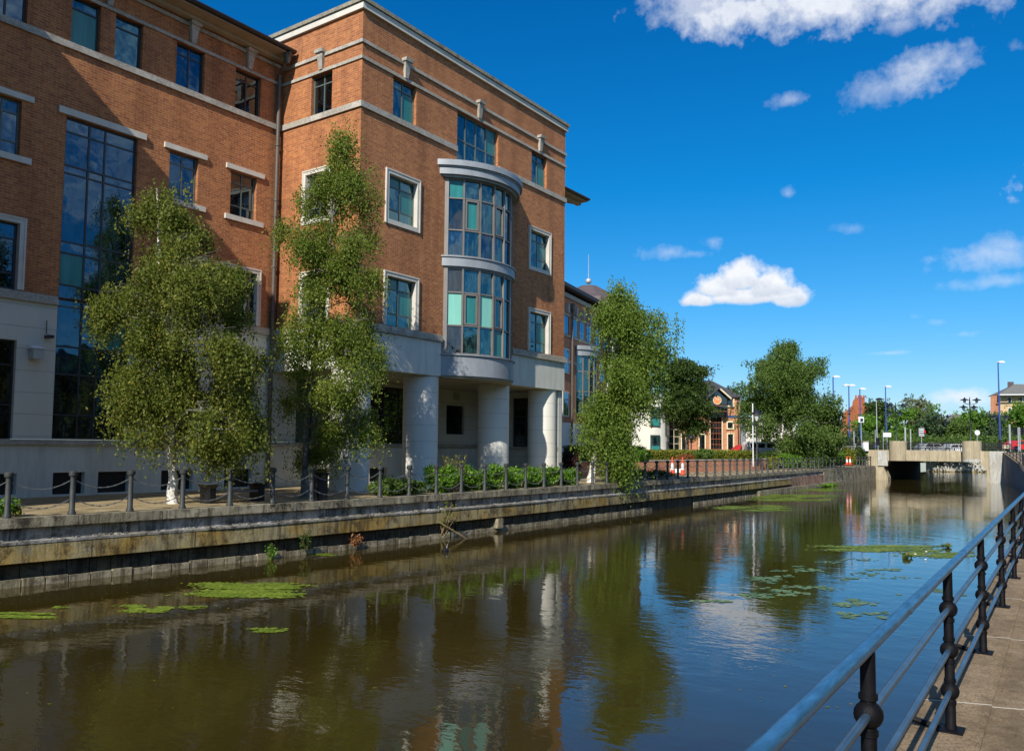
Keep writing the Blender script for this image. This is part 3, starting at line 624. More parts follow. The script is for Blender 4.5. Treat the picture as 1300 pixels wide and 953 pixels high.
def surround(h0, h1, z0, z1, pos, axis='x', w=.17, p=.045, sill=True):
    s_ = MB()
    def B(a, b, c, d):
        if axis == 'x': s_.box(a, b, pos-p, pos+.16, c, d)
        else: s_.box(pos-p, pos+.16, a, b, c, d)
    B(h0-w, h0, z0-(w if sill else 0), z1+w); B(h1, h1+w, z0-(w if sill else 0), z1+w); B(h0, h1, z1, z1+w)
    if sill: B(h0, h1, z0-w, z0)
    # inner stepped moulding
    def Bi(a, b, c, d):
        if axis == 'x': s_.box(a, b, pos-p-.02, pos-p-.001, c, d)
        else: s_.box(pos-p-.02, pos-p-.001, a, b, c, d)
    Bi(h0-w, h0-w+.05, z0-(w if sill else 0), z1+w); Bi(h1+w-.05, h1+w, z0-(w if sill else 0), z1+w); Bi(h0-w+.05, h1+w-.05, z1+w-.05, z1+w)
    return s_.build('stone_surround', M['stone_clean'], ob)
PP = {(0, 1): 0, (1, 1): 2}
VB, HBT, HBM = (.5,), (.76,), (.26, .76)
for (a, b, c, d) in (tw_top[0], tw_top[2]): window(ob, a, b, c, d, YF, vb=VB, hb=HBT, fm='frame_teal', panes={(1, 0): 2})
window(ob, *tw_top[1], YF, vb=(.25, .5, .75), hb=(.52,), fm='frame_teal', fr=.07, panes={(3, 1): 2})
for (a, b, c, d) in tw_mid+tw_low:
    surround(a, b, c, d, YF, sill=(c > 9)); window(ob, a, b, c, d, YF, rec=.14, vb=VB, hb=HBM, fm='frame_teal', panes={(1, 1): 2} if a > 25 else {(1, 1): 2, (0, 2): 2})
for i, (a, b, c, d) in enumerate(side_w):
    if i: surround(a, b, c, d, XT0, 'y', sill=(c > 9))
    window(ob, a, b, c, d, XT0, 'y', vb=VB, hb=HBT if i == 0 else HBM, fm='frame_teal', gm='glass_dark')
for i, (a, b, c, d) in enumerate(left_top): window(ob, a, b, c, d, YB, vb=() if 2 <= i <= 3 else VB, hb=HBT, fm='frame_dark', gm='glass' if i in (2, 3) else ('glass_dark' if i == 5 else 'glass_blue'), panes={(0, 0): 2} if i == 2 else None)
for i, (a, b, c, d) in enumerate(left_mid):
    window(ob, a, b, c, d, YB, vb=VB, hb=(.24, .76), fm='frame_teal', gm='glass_dark' if i == 3 else 'glass_blue')
    l_ = MB(); l_.box(a-.22, b+.30, YB-.07, YB+.03, d+.03, d+.20); l_.build('lintel', M['stone_clean'], ob)
    l_ = MB(); l_.box(a-.22, b+.30, YB-.08, YB+.03, c-.20, c-.02); l_.build('sill', M['stone_clean'], ob)
for (a, b, c, d) in left_low: surround(a, b, c, d, YB, sill=False); window(ob, a, b, c, d, YB, vb=VB, hb=(.24, .76), fm='frame_dark', gm='glass_blue')
window(ob, *tall[0], YB, rec=.10, vb=(.34, .56), hb=(.076, .125, .215, .28, .435, .477, .58, .615, .86, .84, .93)[0:0]+(.075, .20, .285, .43, .475, .575, .61, .825, .85, .955), fm='frame_dark', gm='glass_blue', fr=.06,
       panes={(0, 5): 2, (2, 3): 2, (0, 0): 3, (1, 0): 3, (2, 0): 3, (0, 1): 3, (1, 1): 3})
l_ = MB(); l_.box(11.68, 14.44, YB-.08, YB+.03, 12.72, 12.92); l_.build('lintel', M['stone_clean'], ob)
for (a, b, c, d) in gleft: window(ob, a, b, c, d, YB, vb=VB, hb=(.35, .75), fm='frame_dark', gm='glass_dark', fr=.05)
window(ob, *big[0], YB, vb=(.3, .6), hb=(.5, .78), fm='frame_dark', gm='glass_dark', fr=.07); window(ob, *big[1], YB, vb=(.3, .6), hb=(.5, .78), fm='frame_dark', gm='glass', fr=.07)
window(ob, *small_w[0], YB, fm='frame_dark', gm='glass_dark'); window(ob, *retw[0], XT1-.32, 'y', rec=.10, vb=(.5,), hb=(.5, .62, ), fm='frame_dark', gm='glass_dark', fr=.07)
# columns
for x in (20.32, 24.0, 28.75, 32.62):
    c_ = MB(); c_.lathe((x, YF+.70, 1.3), [(.68, 0), (.68, 4.36)], 48); c_.build('column', M['column'], ob, smooth=True)
for x in (5.7, 1.2, -3.5): c_ = MB(); c_.lathe((x, YF+.70, 1.3), [(.68, 0), (.68, 4.36)], 24); c_.build('column', M['column'], ob, smooth=True)
# downpipe in the corner with hopper
p_ = MB(); p_.tube([(XT0-.38, YB-.86, 17.5), (XT0-.34, YB-.5, 17.1), (XT0-.25, YB-.14, 16.8), (XT0-.25, YB-.14, 1.4)], .075, 10)
p_.lathe((XT0-.36, YB-.7, 17.2), [(.08, -.1), (.14, .1), (.14, .28)], 10)
for z in (14.1, 12, 9.5, 7.8, 5, 3.3): p_.lathe((XT0-.25, YB-.14, z), [(.095, 0), (.095, .07)], 10)
p_.build('downpipe', M['pipe'], ob, smooth=True)
# curved glass bay ------------------------------------------------------------
bay = empty('bay_root', (0, 0, 0), '', '')     # replaced below by a mesh part
bpy.data.objects.remove(bay)
RB, CYB = 2.776, 22.247
def arc(r, a0, a1, n): return [(BAYX+r*math.sin(R(a0+(a1-a0)*i/n)), CYB-r*math.cos(R(a0+(a1-a0)*i/n))) for i in range(n+1)]
def arc_to_wall(r, n=28):
    h = math.degrees(math.acos((CYB-YF)/r)); return arc(r, -h, h, n)
def arcband(r, z0, z1, inner=None):
    P = arc_to_wall(r); m_ = MB(); m_.prism(P+[(P[-1][0], YF+.02), (P[0][0], YF+.02)] if False else P, z0, z1); return m_
bc = MB()
for r, z0, z1 in ((RB+.44, 13.90, 14.12), (RB+.36, 13.84, 13.90), (RB+.33, 13.58, 13.83), (RB+.2, 13.50, 13.579)):
    P = arc_to_wall(r); bc.prism(P, z0, z1)
bayp = bc.build('bay_window', M['lead'], ob, smooth=True)
m_ = MB(); P = arc_to_wall(RB+.15); m_.prism(P, 9.99, 10.34); P = arc_to_wall(RB+.20); m_.prism(P, 10.341, 10.39); P = arc_to_wall(RB+.06); m_.prism(P, 9.93, 9.989); m_.build('fascia', M['lead'], bayp, smooth=True)
m_ = MB(); P = arc_to_wall(RB+.14); m_.prism(P, 5.70, 6.49); P = arc_to_wall(RB+.21); m_.prism(P, 6.491, 6.54); m_.build('apron', M['lead'], bayp, smooth=True)
m_ = MB(); P = arc_to_wall(RB+.06); m_.prism(P, 5.62, 5.699); m_.build('underside', M['soffit'], bayp)
ANG = [-51+102*i/7 for i in range(8)]
def bay_level(z0, z1, t1, t2, pm, opening=(1, 3)):
    g_ = MB(); f_ = MB(); mats = [M['glass'], M['blind'], M['blind_dim'], M['glass_dark'], M['glass_blue']]
    zs = [z0, t1, t2, z1]
    for i in range(7):
        a, b = R(ANG[i]), R(ANG[i+1]); pa = Vector((BAYX+RB*math.sin(a), CYB-RB*math.cos(a), 0)); pb = Vector((BAYX+RB*math.sin(b), CYB-RB*math.cos(b), 0)); d = (pb-pa).normalized(); nrm = Vector((d.y, -d.x, 0))
        L = (pb-pa).length
        for j in range(3):
            g_.cur = pm.get((i, j), 0); t = random.uniform(-.004, .004)
            qa, qb = pa-nrm*.03, pb-nrm*.03
            g_.quad((qa.x, qa.y, zs[j]), (qb.x+nrm.x*t, qb.y+nrm.y*t, zs[j]), (qb.x, qb.y, zs[j+1]), (qa.x+nrm.x*t, qa.y+nrm.y*t, zs[j+1]))
        for z in (z0+.04, t1, t2, z1-.03):
            c0 = (pa+pb)/2; f_.obox((c0.x, c0.y, z), d*(L/2-.028), nrm*.03, Vector((0, 0, .026)))
        if i in opening:
            for (u, hw, z, hz) in ((.10, .035, (t1+t2)/2, (t2-t1)/2-.05), (L-.10, .035, (t1+t2)/2, (t2-t1)/2-.05)):
                c0 = pa+d*u; f_.obox((c0.x+nrm.x*.01, c0.y+nrm.y*.01, z), d*hw, nrm*.035, Vector((0, 0, hz)))
            for z in (t1+.07, t2-.07): c0 = (pa+pb)/2; f_.obox((c0.x+nrm.x*.012, c0.y+nrm.y*.012, z), d*(L/2-.13), nrm*.035, Vector((0, 0, .03)))
    for k, an in enumerate(ANG):
        a = R(an); p = Vector((BAYX+RB*math.sin(a), CYB-RB*math.cos(a), 0)); t = Vector((math.cos(a), math.sin(a), 0)); n_ = Vector((math.sin(a), -math.cos(a), 0))
        w = .033 if 0 < k < 7 else .11
        f_.obox((p.x, p.y, (z0+z1)/2), t*w, n_*.055, Vector((0, 0, (z1-z0)/2)))
    fr_ = f_.build('bay_frame', M['frame_grey'], bayp); g_.build('glazing', mats, fr_)
bay_level(10.39, 13.50, 11.45, 12.72, {(0, 0): 4, (0, 2): 2, (0, 1): 3, (1, 0): 0, (1, 1): 2, (2, 0): 4, (4, 0): 4, (4, 1): 4})
bay_level(6.54, 9.93, 7.68, 8.98, {(0, 1): 1, (2, 1): 1, (1, 1): 2, (0, 2): 3, (0, 0): 3, (3, 0): 2}, (1, 3))
# small fittings on the building
def box_thing(name, parts, loc, label, cat, group=None):
    r_ = empty(name, loc, label, cat, group)
    for nm, m, mat in parts: m.build(nm, mat, r_)
    return r_
fl = MB(); fl.box(11.16, 11.45, YB-.34, YB-.08, 5.34, 5.62); hood = MB(); hood.extr([(11.14, YB-.38, 5.625), (11.14, YB-.02, 5.625), (11.14, YB-.02, 5.74)], (0, 0, 0), (.33, 0, 0)); br = MB(); br.box(11.24, 11.36, YB-.07, YB-.002, 5.36, 5.58)
box_thing('floodlight', [('housing', fl, M['lamp_grey']), ('hood', hood, M['lamp_white']), ('bracket', br, M['metal_dark'])], (11.3, YB, 5.4), 'pale box floodlight fixed to the white wall left of the tall glazing', 'wall light')
c1 = MB(); c1.box(11.58, 11.74, YB-.28, YB-.02, 5.98, 6.06); c1.tube([(11.62, YB-.05, 6.1), (11.62, YB-.05, 6.5)], .012, 6)
tag(c1.build('security_camera', M['metal_dark']), 'small dark camera bracket with thin rod above the floodlight', 'security camera')
v = MB(); v.box(30.36, 30.78, YB-.03, YB-.002, 5.15, 5.5); v2 = MB()
for i in range(5): v2.box(30.39, 30.75, YB-.05, YB-.031, 5.18+i*.062, 5.205+i*.062)
box_thing('wall_vent', [('plate', v, M['lamp_grey']), ('slats', v2, M['soffit'])], (30.5, YB, 5.2), 'small louvred vent above the little window under the tower', 'vent')
s1 = MB(); s1.box(XT1-.55, XT1-.325, 20.75, 20.95, 4.62, 4.68); s1.box(XT1-.5, XT1-.325, 20.78, 20.9, 4.3, 4.4)
tag(s1.build('wall_bracket', M['metal_dark']), 'dark double bracket on the shaded wall behind the last column', 'bracket')
s1 = MB(); s1.lathe((XT1-.52, 20.9, 3.85), [(.04, 0), (.13, .06), (.15, .2), (.05, .33)], 10); s1.box(XT1-.50, XT1-.325, 20.87, 20.93, 4.1, 4.14)
tag(s1.build('wall_lantern', M['metal_dark'], smooth=True), 'black lantern on the shaded wall just right of the last column', 'wall light')
s1 = MB(); s1.box(XT1-.36, XT1-.322, 20.72, 20.86, 3.30, 3.62); tag(s1.build('wall_box', M['frame_grey']), 'small grey meter box low on the wall right of the last column', 'box')

# ------------------------------------------------------------------ second brick office further along
def inv_dir(px): return None
A2 = at(716, 560, 68); WD = Vector((math.cos(R(11.2)), math.sin(R(11.2)), 0)); WN = Vector((WD.y, -WD.x, 0))    # wall direction and outward normal
A2 = Vector((A2.x, A2.y, 0))
def wpt(px, py):      # pixel to (distance along the far office wall, height)
    r = ray(px, py); t = (A2-EYEV).dot(WN)/r.dot(WN); p = EYEV+r*t; return (p-A2).dot(WD), p.z
o2 = empty('far_office_building', (A2.x, A2.y, 1.4), 'second brick office seen beyond the tower, with dark hipped roof and ball finial', 'building')
def W2(mb, u0, u1, p0, p1, z0, z1):      # box on that wall: along, outward from..to, height
    c = A2+WD*((u0+u1)/2)+WN*((p0+p1)/2); mb.obox((c.x, c.y, (z0+z1)/2), WD*((u1-u0)/2), WN*((p1-p0)/2), Vector((0, 0, (z1-z0)/2)))
ztop = wpt(717.5, 377)[1]; zsill = wpt(717.5, 424)[1]; zstr = wpt(717.5, 400)[1]; zeav = wpt(717.5, 362)[1]; zwhite = wpt(722, 528)[1]
mb = MB(); W2(mb, -8, 24, -12, 0, 5.0, ztop); mb.build('brick_wall', M['brick_far'], o2)
mb = MB(); W2(mb, -8, 24, -12, .03, 1.0, 5.0); mb.build('white_ground_floor_wall', M['white'], o2)
mb = MB(); W2(mb, -8, 24.3, -.1, .15, ztop, ztop+.35); mb.build('cornice', M['stone'], o2)
mb = MB(); W2(mb, -8, 24.2, -2.2, -.3, ztop+.36, zeav-.3); mb.build('attic_louvres', M['gutter'], o2)
mb = MB(); W2(mb, -8, 24.6, -12, .55, zeav-.3, zeav); mb.build('eaves_roof', M['roof'], o2)
for z in (zsill-.2, zstr, wpt(717.5, 460)[1]): mb = MB(); W2(mb, -8, 24, .001, .08, z, z+.2); mb.build('string_course', M['stone'], o2)
us = [wpt(x, 410)[0] for x in (718.5, 729, 738, 747, 758, 768, 778)]
for i, u in enumerate(us):
    fr_ = MB(); W2(fr_, u-.62, u+.62, .001, .03, zsill, zstr-.02); f = fr_.build('window', M['frame_teal'], o2); g_ = MB(); W2(g_, u-.55, u-.03, .031, .04, zsill+.07, zstr-.1); W2(g_, u+.03, u+.55, .031, .04, zsill+.07, zstr-.1); g_.build('glazing', M['glass_blue'], f)
    k_ = MB(); W2(k_, u-.2, u+.2, .001, .3, zstr+.201, zstr+.95); k_.build('keystone', M['stone'], o2)
for u, z0 in ((us[0], 9.2), (us[0], 5.6), (wpt(764, 480)[0], 9.2), (wpt(776, 480)[0], 9.2)):
    fr_ = MB(); W2(fr_, u-.75, u+.75, .001, .06, z0-.1, z0+2.0); f = fr_.build('window', M['stone_clean'], o2); g_ = MB(); W2(g_, u-.55, u-.03, .061, .07, z0, z0+1.85); W2(g_, u+.03, u+.55, .061, .07, z0, z0+1.85); g_.build('glazing', M['glass_blue'], f)
for px in (735, 745.5, 780, 790):
    u = wpt(px, 570)[0]; fr_ = MB(); W2(fr_, u-.62, u+.62, .031, .05, 1.5, 4.2); f = fr_.build('window', M['frame_teal'], o2); g_ = MB(); W2(g_, u-.52, u+.52, .051, .06, 1.6, 2.75); W2(g_, u-.52, u+.52, .051, .06, 2.85, 4.1); g_.build('glazing', M['glass_blue'], f)
# its curved bay
ub = (wpt(726, 450)[0]+wpt(750, 450)[0])/2+.4; cb = A2+WD*ub-WN*1.0; zt2 = wpt(738, 441)[1]; zb2 = wpt(738, 527)[1]
def arc2(r, n=16, h=62):
    P = []
    for i in range(n+1):
        a = R(-h+2*h*i/n); q = cb+WD*(r*math.sin(a))+WN*(r*math.cos(a)); P.append((q.x, q.y))
    return P
m_ = MB(); m_.prism(arc2(2.45), zt2-.35, zt2); m_.prism(arc2(2.32), zt2-.85, zt2-.36); b2 = m_.build('bay_window', M['lead'], o2, smooth=True)
m_ = MB(); m_.prism(arc2(2.1, 7), zb2, zt2-.86); m_.build('glazing', M['glass'], b2)
m_ = MB()
for (x, y) in arc2(2.12, 7): m_.box(x-.05, x+.05, y-.05, y+.05, zb2, zt2-.87)
for z in (zb2+.1, zb2+(zt2-zb2)*.33, zb2+(zt2-zb2)*.62): m_.prism(arc2(2.14, 14), z, z+.09)
m_.build('bay_frame', M['frame_grey'], b2)
m_ = MB(); q = A2+WD*wpt(723.6, 480)[0]+WN*.2; m_.tube([(q.x, q.y, 1.4), (q.x, q.y, wpt(723.6, 393)[1])], .09, 8); m_.lathe((q.x, q.y, wpt(723.6, 397)[1]), [(.1, 0), (.24, .3), (.24, .75)], 8); m_.build('downpipe', M['pipe'], o2)
# pyramid roof with ball and mast
pc = at(747, 385, 82); pz0 = at(747, 384, 82).z; pz1 = at(747, 362.5, 82).z
m_ = MB(); m_.lathe((pc.x, pc.y, pz0-1.5), [(5.0, 0), (4.4, 1.4), (3.0, 1.9), (.9, 1.5+pz1-pz0-.08), (.55, 1.5+pz1-pz0)], 8); rf = m_.build('pyramid_roof', M['roof_brown'], o2)
m_ = MB(); pr = [(.30*math.cos(a)+.001, .30*math.sin(a)) for a in [R(-90+18*i) for i in range(11)]]; bz = at(747, 356.5, 82).z; m_.lathe((pc.x, pc.y, bz), pr, 14); m_.build('ball_finial', M['lamp_grey'], rf, smooth=True)
m_ = MB(); m_.tube([(pc.x, pc.y, pz1-.1), (pc.x, pc.y, at(747, 322, 82).z)], [.05, .025], 6); m_.build('mast', M['lamp_grey'], rf)

# ------------------------------------------------------------------ white drum building
wc = at(829, 560, 86); gz = 1.9
o3 = empty('white_building', (wc.x, wc.y, gz), 'white painted round ended building with grey flat roof beside the orange brick clock building', 'building')
k86 = F_PX/86
RAD = 20/k86*1.05; vdir = Vector((FW.x, FW.y, 0)).normalized(); rdir = Vector((RT.x, RT.y, 0)).normalized()
ctr = Vector((wc.x, wc.y, 0))+vdir*RAD+rdir*(.1)
zt3 = at(829, 505, 86).z
m_ = MB(); m_.lathe((ctr.x, ctr.y, gz-.5), [(RAD, 0), (RAD, zt3-gz+.5)], 40); L0 = ctr-rdir*6.5+vdir*.2
m_.obox((L0.x, L0.y, (gz+zt3)/2-.5), rdir*6.0, vdir*RAD*.9, Vector((0, 0, (zt3-gz)/2))); m_.build('white_wall', M['white'], o3, smooth=True)
m_ = MB(); m_.lathe((ctr.x, ctr.y, zt3+.001), [(RAD+.12, 0), (RAD+.18, .12), (RAD*.8, .45), (.3, .6)], 40); m_.build('roof', M['lead'], o3, smooth=True)
m_ = MB(); q = ctr+rdir*.9; m_.lathe((q.x, q.y, zt3+.5), [(.55, 0), (.55, 1.5), (.1, 2.4)], 8); m_.build('roof_lantern', M['glass'], o3)
def on_drum(ang, z, off): a = R(ang); d = -vdir*math.cos(a)+rdir*math.sin(a); p = ctr+d*(RAD+off); return Vector((p.x, p.y, z)), d, vdir*math.sin(a)+rdir*math.cos(a)
for ang, hw, y0, y1 in ((4, .50, 541, 516), (4, .50, 574, 552), (62, .42, 553, 517), (66, .3, 574, 560)):
    z0, z1 = at(829, y0, 86).z, at(829, y1, 86).z; p, d, t = on_drum(ang, (z0+z1)/2, .0)
    m_ = MB(); m_.obox(p+d*.02, t*hw, d*.12, Vector((0, 0, (z1-z0)/2))); f = m_.build('window', M['frame_dark'], o3)
    m_ = MB(); m_.obox(p+d*.142+Vector((0, 0, (z1-z0)*.17)), t*(hw-.07), d*.004, Vector((0, 0, (z1-z0)*.27))); m_.build('upper_pane', M['glass'], f); m_ = MB(); m_.obox(p+d*.142-Vector((0, 0, (z1-z0)*.30)), t*(hw-.07), d*.004, Vector((0, 0, (z1-z0)*.17))); m_.build('lower_pane', M['blind_dim'], f)

# ------------------------------------------------------------------ orange brick clock building (faces the camera, slightly turned)
DC = 90.0; kc = F_PX/DC
o4p = at(909, 575, DC); g4 = 2.3
o4 = empty('clock_building', (o4p.x, o4p.y, g4), 'orange brick building with cream window trims, slate gable and round orange clock', 'building')
CD = rdir.copy(); CN = -vdir
def CP(px, py, off=0): q = at(px, py, DC); p = Vector((q.x, q.y, q.z)); rel = (p-o4p); u = rel.dot(CD); return o4p.xy.to_3d()+CD*u+CN*off+Vector((0, 0, p.z-0))
def CB(mb, x0, x1, y0, y1, p0, p1):     # pixel rect on the front with outward depth p0..p1
    a, b = CP(x0, y1), CP(x1, y0); u0, u1, z0, z1 = (a-o4p).dot(CD), (b-o4p).dot(CD), a.z, b.z
    c = Vector((o4p.x, o4p.y, 0))+CD*((u0+u1)/2)+CN*((p0+p1)/2); mb.obox((c.x, c.y, (z0+z1)/2), CD*((u1-u0)/2), CN*((p1-p0)/2), Vector((0, 0, (z1-z0)/2)))
m_ = MB(); CB(m_, 852, 940, 504, 582, -7, 0); m_.build('brick_wall', M['brick_far'], o4)
m_ = MB(); CB(m_, 940.1, 946, 520, 582, -6, -1.5); m_.build('side_wing', M['bridge_grey'], o4)
def tri(mb, pts, p0, p1):
    P = [CP(x, y) for x, y in pts]; mb.extr(P, CN*p0, CN*p1)
# main hipped roof
m_ = MB(); a, b, c, d = CP(846, 504, .4), CP(944, 504, .4), CP(944, 504, -8), CP(846, 504, -8); t0, t1 = CP(912, 479, -3), CP(880, 486, -3.6)
t2 = CP(926, 492, -3.6)
m_.add([a, b, c, d, t0, t1], [(0, 1, 4, 5), (1, 2, 4), (2, 3, 5, 4), (3, 0, 5)]); m_.build('roof', M['roof'], o4)
m_ = MB(); tri(m_, [(893, 509), (910, 494), (927, 508), (927, 505.5), (910, 490.5), (893, 506.5)], 0, 1.3); m_.build('gable_roof', M['roof'], o4)
m_ = MB(); tri(m_, [(912, 495.5), (925.5, 507.6), (925.5, 505.4), (912, 493.3)], 1.301, 1.36); m_.build('gable_trim', M['trim_cream'], o4)
m_ = MB(); tri(m_, [(896, 508), (896, 530), (922, 530), (922, 506), (910, 495.5)], .02, .7); m_.build('gable_glazing', M['glass_dark'], o4)
cf = MB(); cp = CP(909.3, 508.2, .72); cr_ = 4.9/kc
def disc(mb, c, r, p, n=28, th=.06):
    P = [c+CD*(r*math.cos(2*math.pi*i/n))+Vector((0, 0, r*math.sin(2*math.pi*i/n))) for i in range(n)]; mb.extr(P, CN*(p), CN*(p+th))
disc(cf, cp, cr_, 0); clk = cf.build('clock_face', M['clock'], o4)
def ring_(mb, c, r0, r1, p, th, n=28):
    for i in range(n):
        a, b = 2*math.pi*i/n, 2*math.pi*(i+1)/n; P = [c+CD*(r*math.cos(t))+Vector((0, 0, r*math.sin(t))) for r, t in ((r0, a), (r0, b), (r1, b), (r1, a))]; mb.extr(P, CN*p, CN*(p+th))
rg = MB(); ring_(rg, cp, cr_*.92, cr_*1.08, .062, .05); ring_(rg, cp, cr_*.52, cr_*.58, .062, .03); rg.build('clock_rim', M['trim_cream'], clk)
hd = MB()
for ang, ln, w in ((118, .36, .035), (35, .27, .045)):
    d = CD*math.cos(R(ang))+Vector((0, 0, math.sin(R(ang)))); n_ = CN.cross(d); hd.obox(cp+d*ln/2+CN*.10, d*ln/2, n_*w, CN*.01)
hd.build('clock_hands', M['trim_cream'], clk)
m_ = MB(); CB(m_, 902.3, 916, 530, 575, .002, .12); gl = m_.build('stair_glazing', M['glass_dark'], o4)
m_ = MB()
for x in (905.5, 909.2, 912.8): CB(m_, x-.15, x+.15, 531, 574.8, .121, .15)
for y in (536, 543, 550, 557, 564, 570): CB(m_, 902.5, 915.8, y-.15, y+.15, .151, .17)
for y in (515, 522): CB(m_, 896.5, 921.5, y-.15, y+.15, .71, .74)
m_.build('glazing_bars', M['brick_red'], gl)
m_ = MB(); CB(m_, 900.6, 902.2, 524, 575, .003, .2); CB(m_, 916.1, 917.7, 522.6, 575, .003, .2); CB(m_, 917.8, 924, 522.6, 524, .003, .2); CB(m_, 922.6, 924, 516, 522.5, .003, .2); CB(m_, 924.1, 933, 514.8, 516.2, .003, .2); CB(m_, 931.4, 933, 506, 514.7, .003, .2)
m_.build('cream_trim', M['trim_cream'], o4)
for (x0, x1, y0, y1) in ((925, 930.8, 507.5, 514), (924, 930.5, 536, 543.5), (924, 930.5, 551, 574), (888, 894.5, 551.5, 574), (888, 894.5, 536, 543.5), (865.5, 870, 551, 574)):
    m_ = MB()
    if y0 > 510:
        for (a, b, c, d) in ((x0-1.6, x0, y0-1.6, y1+(1.4 if y1 < 570 else 0)), (x1, x1+1.6, y0-1.6, y1+(1.4 if y1 < 570 else 0)), (x0, x1, y0-1.6, y0)): CB(m_, a, b, c, d, .003, .18)
        if y1 < 570: CB(m_, x0, x1, y1, y1+1.4, .003, .18)
    else: CB(m_, x0, x1, y1, y1+.7, .003, .18)
    f = m_.build('window', M['trim_cream'], o4); m_ = MB(); CB(m_, x0+.05, x1-.05, y0+.05, y1-.05, .002, .05); m_.build('glazing', M['glass_dark'], f)
m_ = MB(); CB(m_, 848.5, 862, 528, 576, .01, .3); m_.build('side_glazing', M['glass_dark'], o4)
m_ = MB()
for x in (848.6, 855, 861.8): CB(m_, x-.5, x+.5, 528, 576, .301, .36)
for y in (536, 545, 554, 563): CB(m_, 849.2, 861.2, y-.2, y+.2, .301, .33)
m_.build('side_glazing_bars', M['trim_cream'], o4)
m_ = MB(); CB(m_, 920.3, 937, 527.3, 529.4, .02, .1); m_.build('sign_strip', M['leaf_maroon'] if False else M['lamp_blue'], o4)
m_ = MB(); q0, q1 = CP(937.5, 504, .1), CP(937.5, 575, .1); m_.tube([q0, q1], .06, 6); m_.build('downpipe', M['gutter'], o4)

# pale building behind the car park
o5p = at(958, 560, 105)
o5 = empty('pale_building', (o5p.x, o5p.y, 2.5), 'pale rendered low building half hidden by the large birch behind the white van', 'building')
def blk(mb, px0, px1, py0, py1, D, dep, off=0):
    a, b = at(px0, py1, D), at(px1, py0, D); c = (a+b)/2; hw = (px1-px0)/2*D/F_PX; q = Vector((c.x, c.y, 0))+vdir*(dep/2+off)
    mb.obox((q.x, q.y, (a.z+b.z)/2), rdir*hw, vdir*(dep/2), Vector((0, 0, abs(b.z-a.z)/2)))
m_ = MB(); blk(m_, 947, 1010, 533, 580, 105, 6); m_.build('wall', M['stone_clean'], o5)
m_ = MB(); blk(m_, 946, 1011, 530, 532.9, 105, 6.4, -.2); m_.build('roof', M['roof_grey'], o5)
m_ = MB(); blk(m_, 948, 1009, 552, 553.5, 105, .1, -.12); m_.build('string_course', M['soffit'], o5)
for x0, x1, y0, y1 in ((966, 978, 557, 571), (952, 956, 540, 548), (962, 967, 540, 548)):
    m_ = MB(); blk(m_, x0, x1, y0, y1, 105, .1, -.11); m_.build('window', M['glass_dark'], o5)

# red gable house
o6p = at(1085, 565, 128)
o6 = empty('gable_house', (o6p.x, o6p.y, 2.95), 'red orange brick gable end with tall ribbed chimney stack behind the road', 'house')
def pxpoly(mb, pts, D, dep, off=0):
    cx_ = sum(p[0] for p in pts)/len(pts); vd = ray(cx_, 560); vd.z = 0; vd.normalize(); P = [at(x, y, D)+vd*off for x, y in pts]; mb.extr(P, Vector((0, 0, 0)), vd*dep)
m_ = MB(); pxpoly(m_, [(1068.5, 572), (1068.5, 526), (1081.6, 515), (1098, 511.5), (1107, 518), (1124, 531), (1124, 572)], 128, 8); m_.build('gable_wall', M['brick_red'], o6)
m_ = MB(); pxpoly(m_, [(1081.6, 516), (1082.5, 509), (1085.5, 504.5), (1098, 503), (1098, 513)][::-1], 128, 2.0, 1); 
for i in range(4): x = 1085.5+i*3.3; pxpoly(m_, [(x, 504), (x, 500.8), (x+2.2, 500.8), (x+2.2, 504)], 128, 1.2, 1.3)
m_.build('chimney', M['brick_red'], o6)
m_ = MB(); pxpoly(m_, [(1062, 571), (1062, 541), (1068, 538), (1068, 571)], 127, 2); pxpoly(m_, [(1068.1, 571), (1068.1, 540), (1098, 540), (1098, 571)], 127, .5, .4); m_.build('annexe_wall', M['brick_far'], o6)
m_ = MB(); pxpoly(m_, [(1068.8, 571), (1068.8, 554), (1076, 554), (1076, 571)], 127, .1, .29); m_.build('door', M['glass_dark'], o6)
m_ = MB(); pxpoly(m_, [(1098, 511.5), (1098, 509.8), (1126, 530), (1126, 532.5)], 127.6, 9); m_.build('roof', M['roof_brown'], o6)
# dark roofed house left of it
o6b = at(1060, 565, 135)
o7 = empty('dark_roofed_house', (o6b.x, o6b.y, 2.95), 'house with dark brown roof left of the red gable, mostly behind trees', 'house')
m_ = MB(); pxpoly(m_, [(1040, 570), (1040, 538), (1064, 538), (1064, 570)], 135, 6); m_.build('wall', M['brick_far'], o7)
m_ = MB(); pxpoly(m_, [(1038, 538), (1040, 519), (1061, 518), (1065, 524), (1065, 538)], 134.8, 6.4); m_.build('roof', M['roof_brown'], o7)

# buff building with hipped roof on the far right
o8p = at(1290, 540, 150)
o8 = empty('buff_building', (o8p.x, o8p.y, 2.95), 'buff brick building with grey hipped roof and white windows above the trees at far right', 'building')
m_ = MB(); pxpoly(m_, [(1270, 570), (1270, 500.5), (1420, 500.5), (1420, 570)], 150, 10); m_.build('wall', M['brick_buff'], o8)
m_ = MB(); pxpoly(m_, [(1257.5, 570), (1257.5, 502.5), (1269.9, 500.5), (1269.9, 570)], 150, 10, .3); m_.build('side_wall', M['brick_far'], o8)
m_ = MB(); P = [at(1268, 500, 148.5), at(1423, 499.5, 148.5), at(1423, 500.5, 162), at(1253.5, 503.2, 162), at(1288, 487.5, 155), at(1400, 487.5, 155)]; m_.add(P, [(0, 1, 5, 4), (1, 2, 5), (2, 3, 4, 5), (3, 0, 4), (0, 3, 2, 1)]); m_.build('roof', M['roof_grey'], o8)
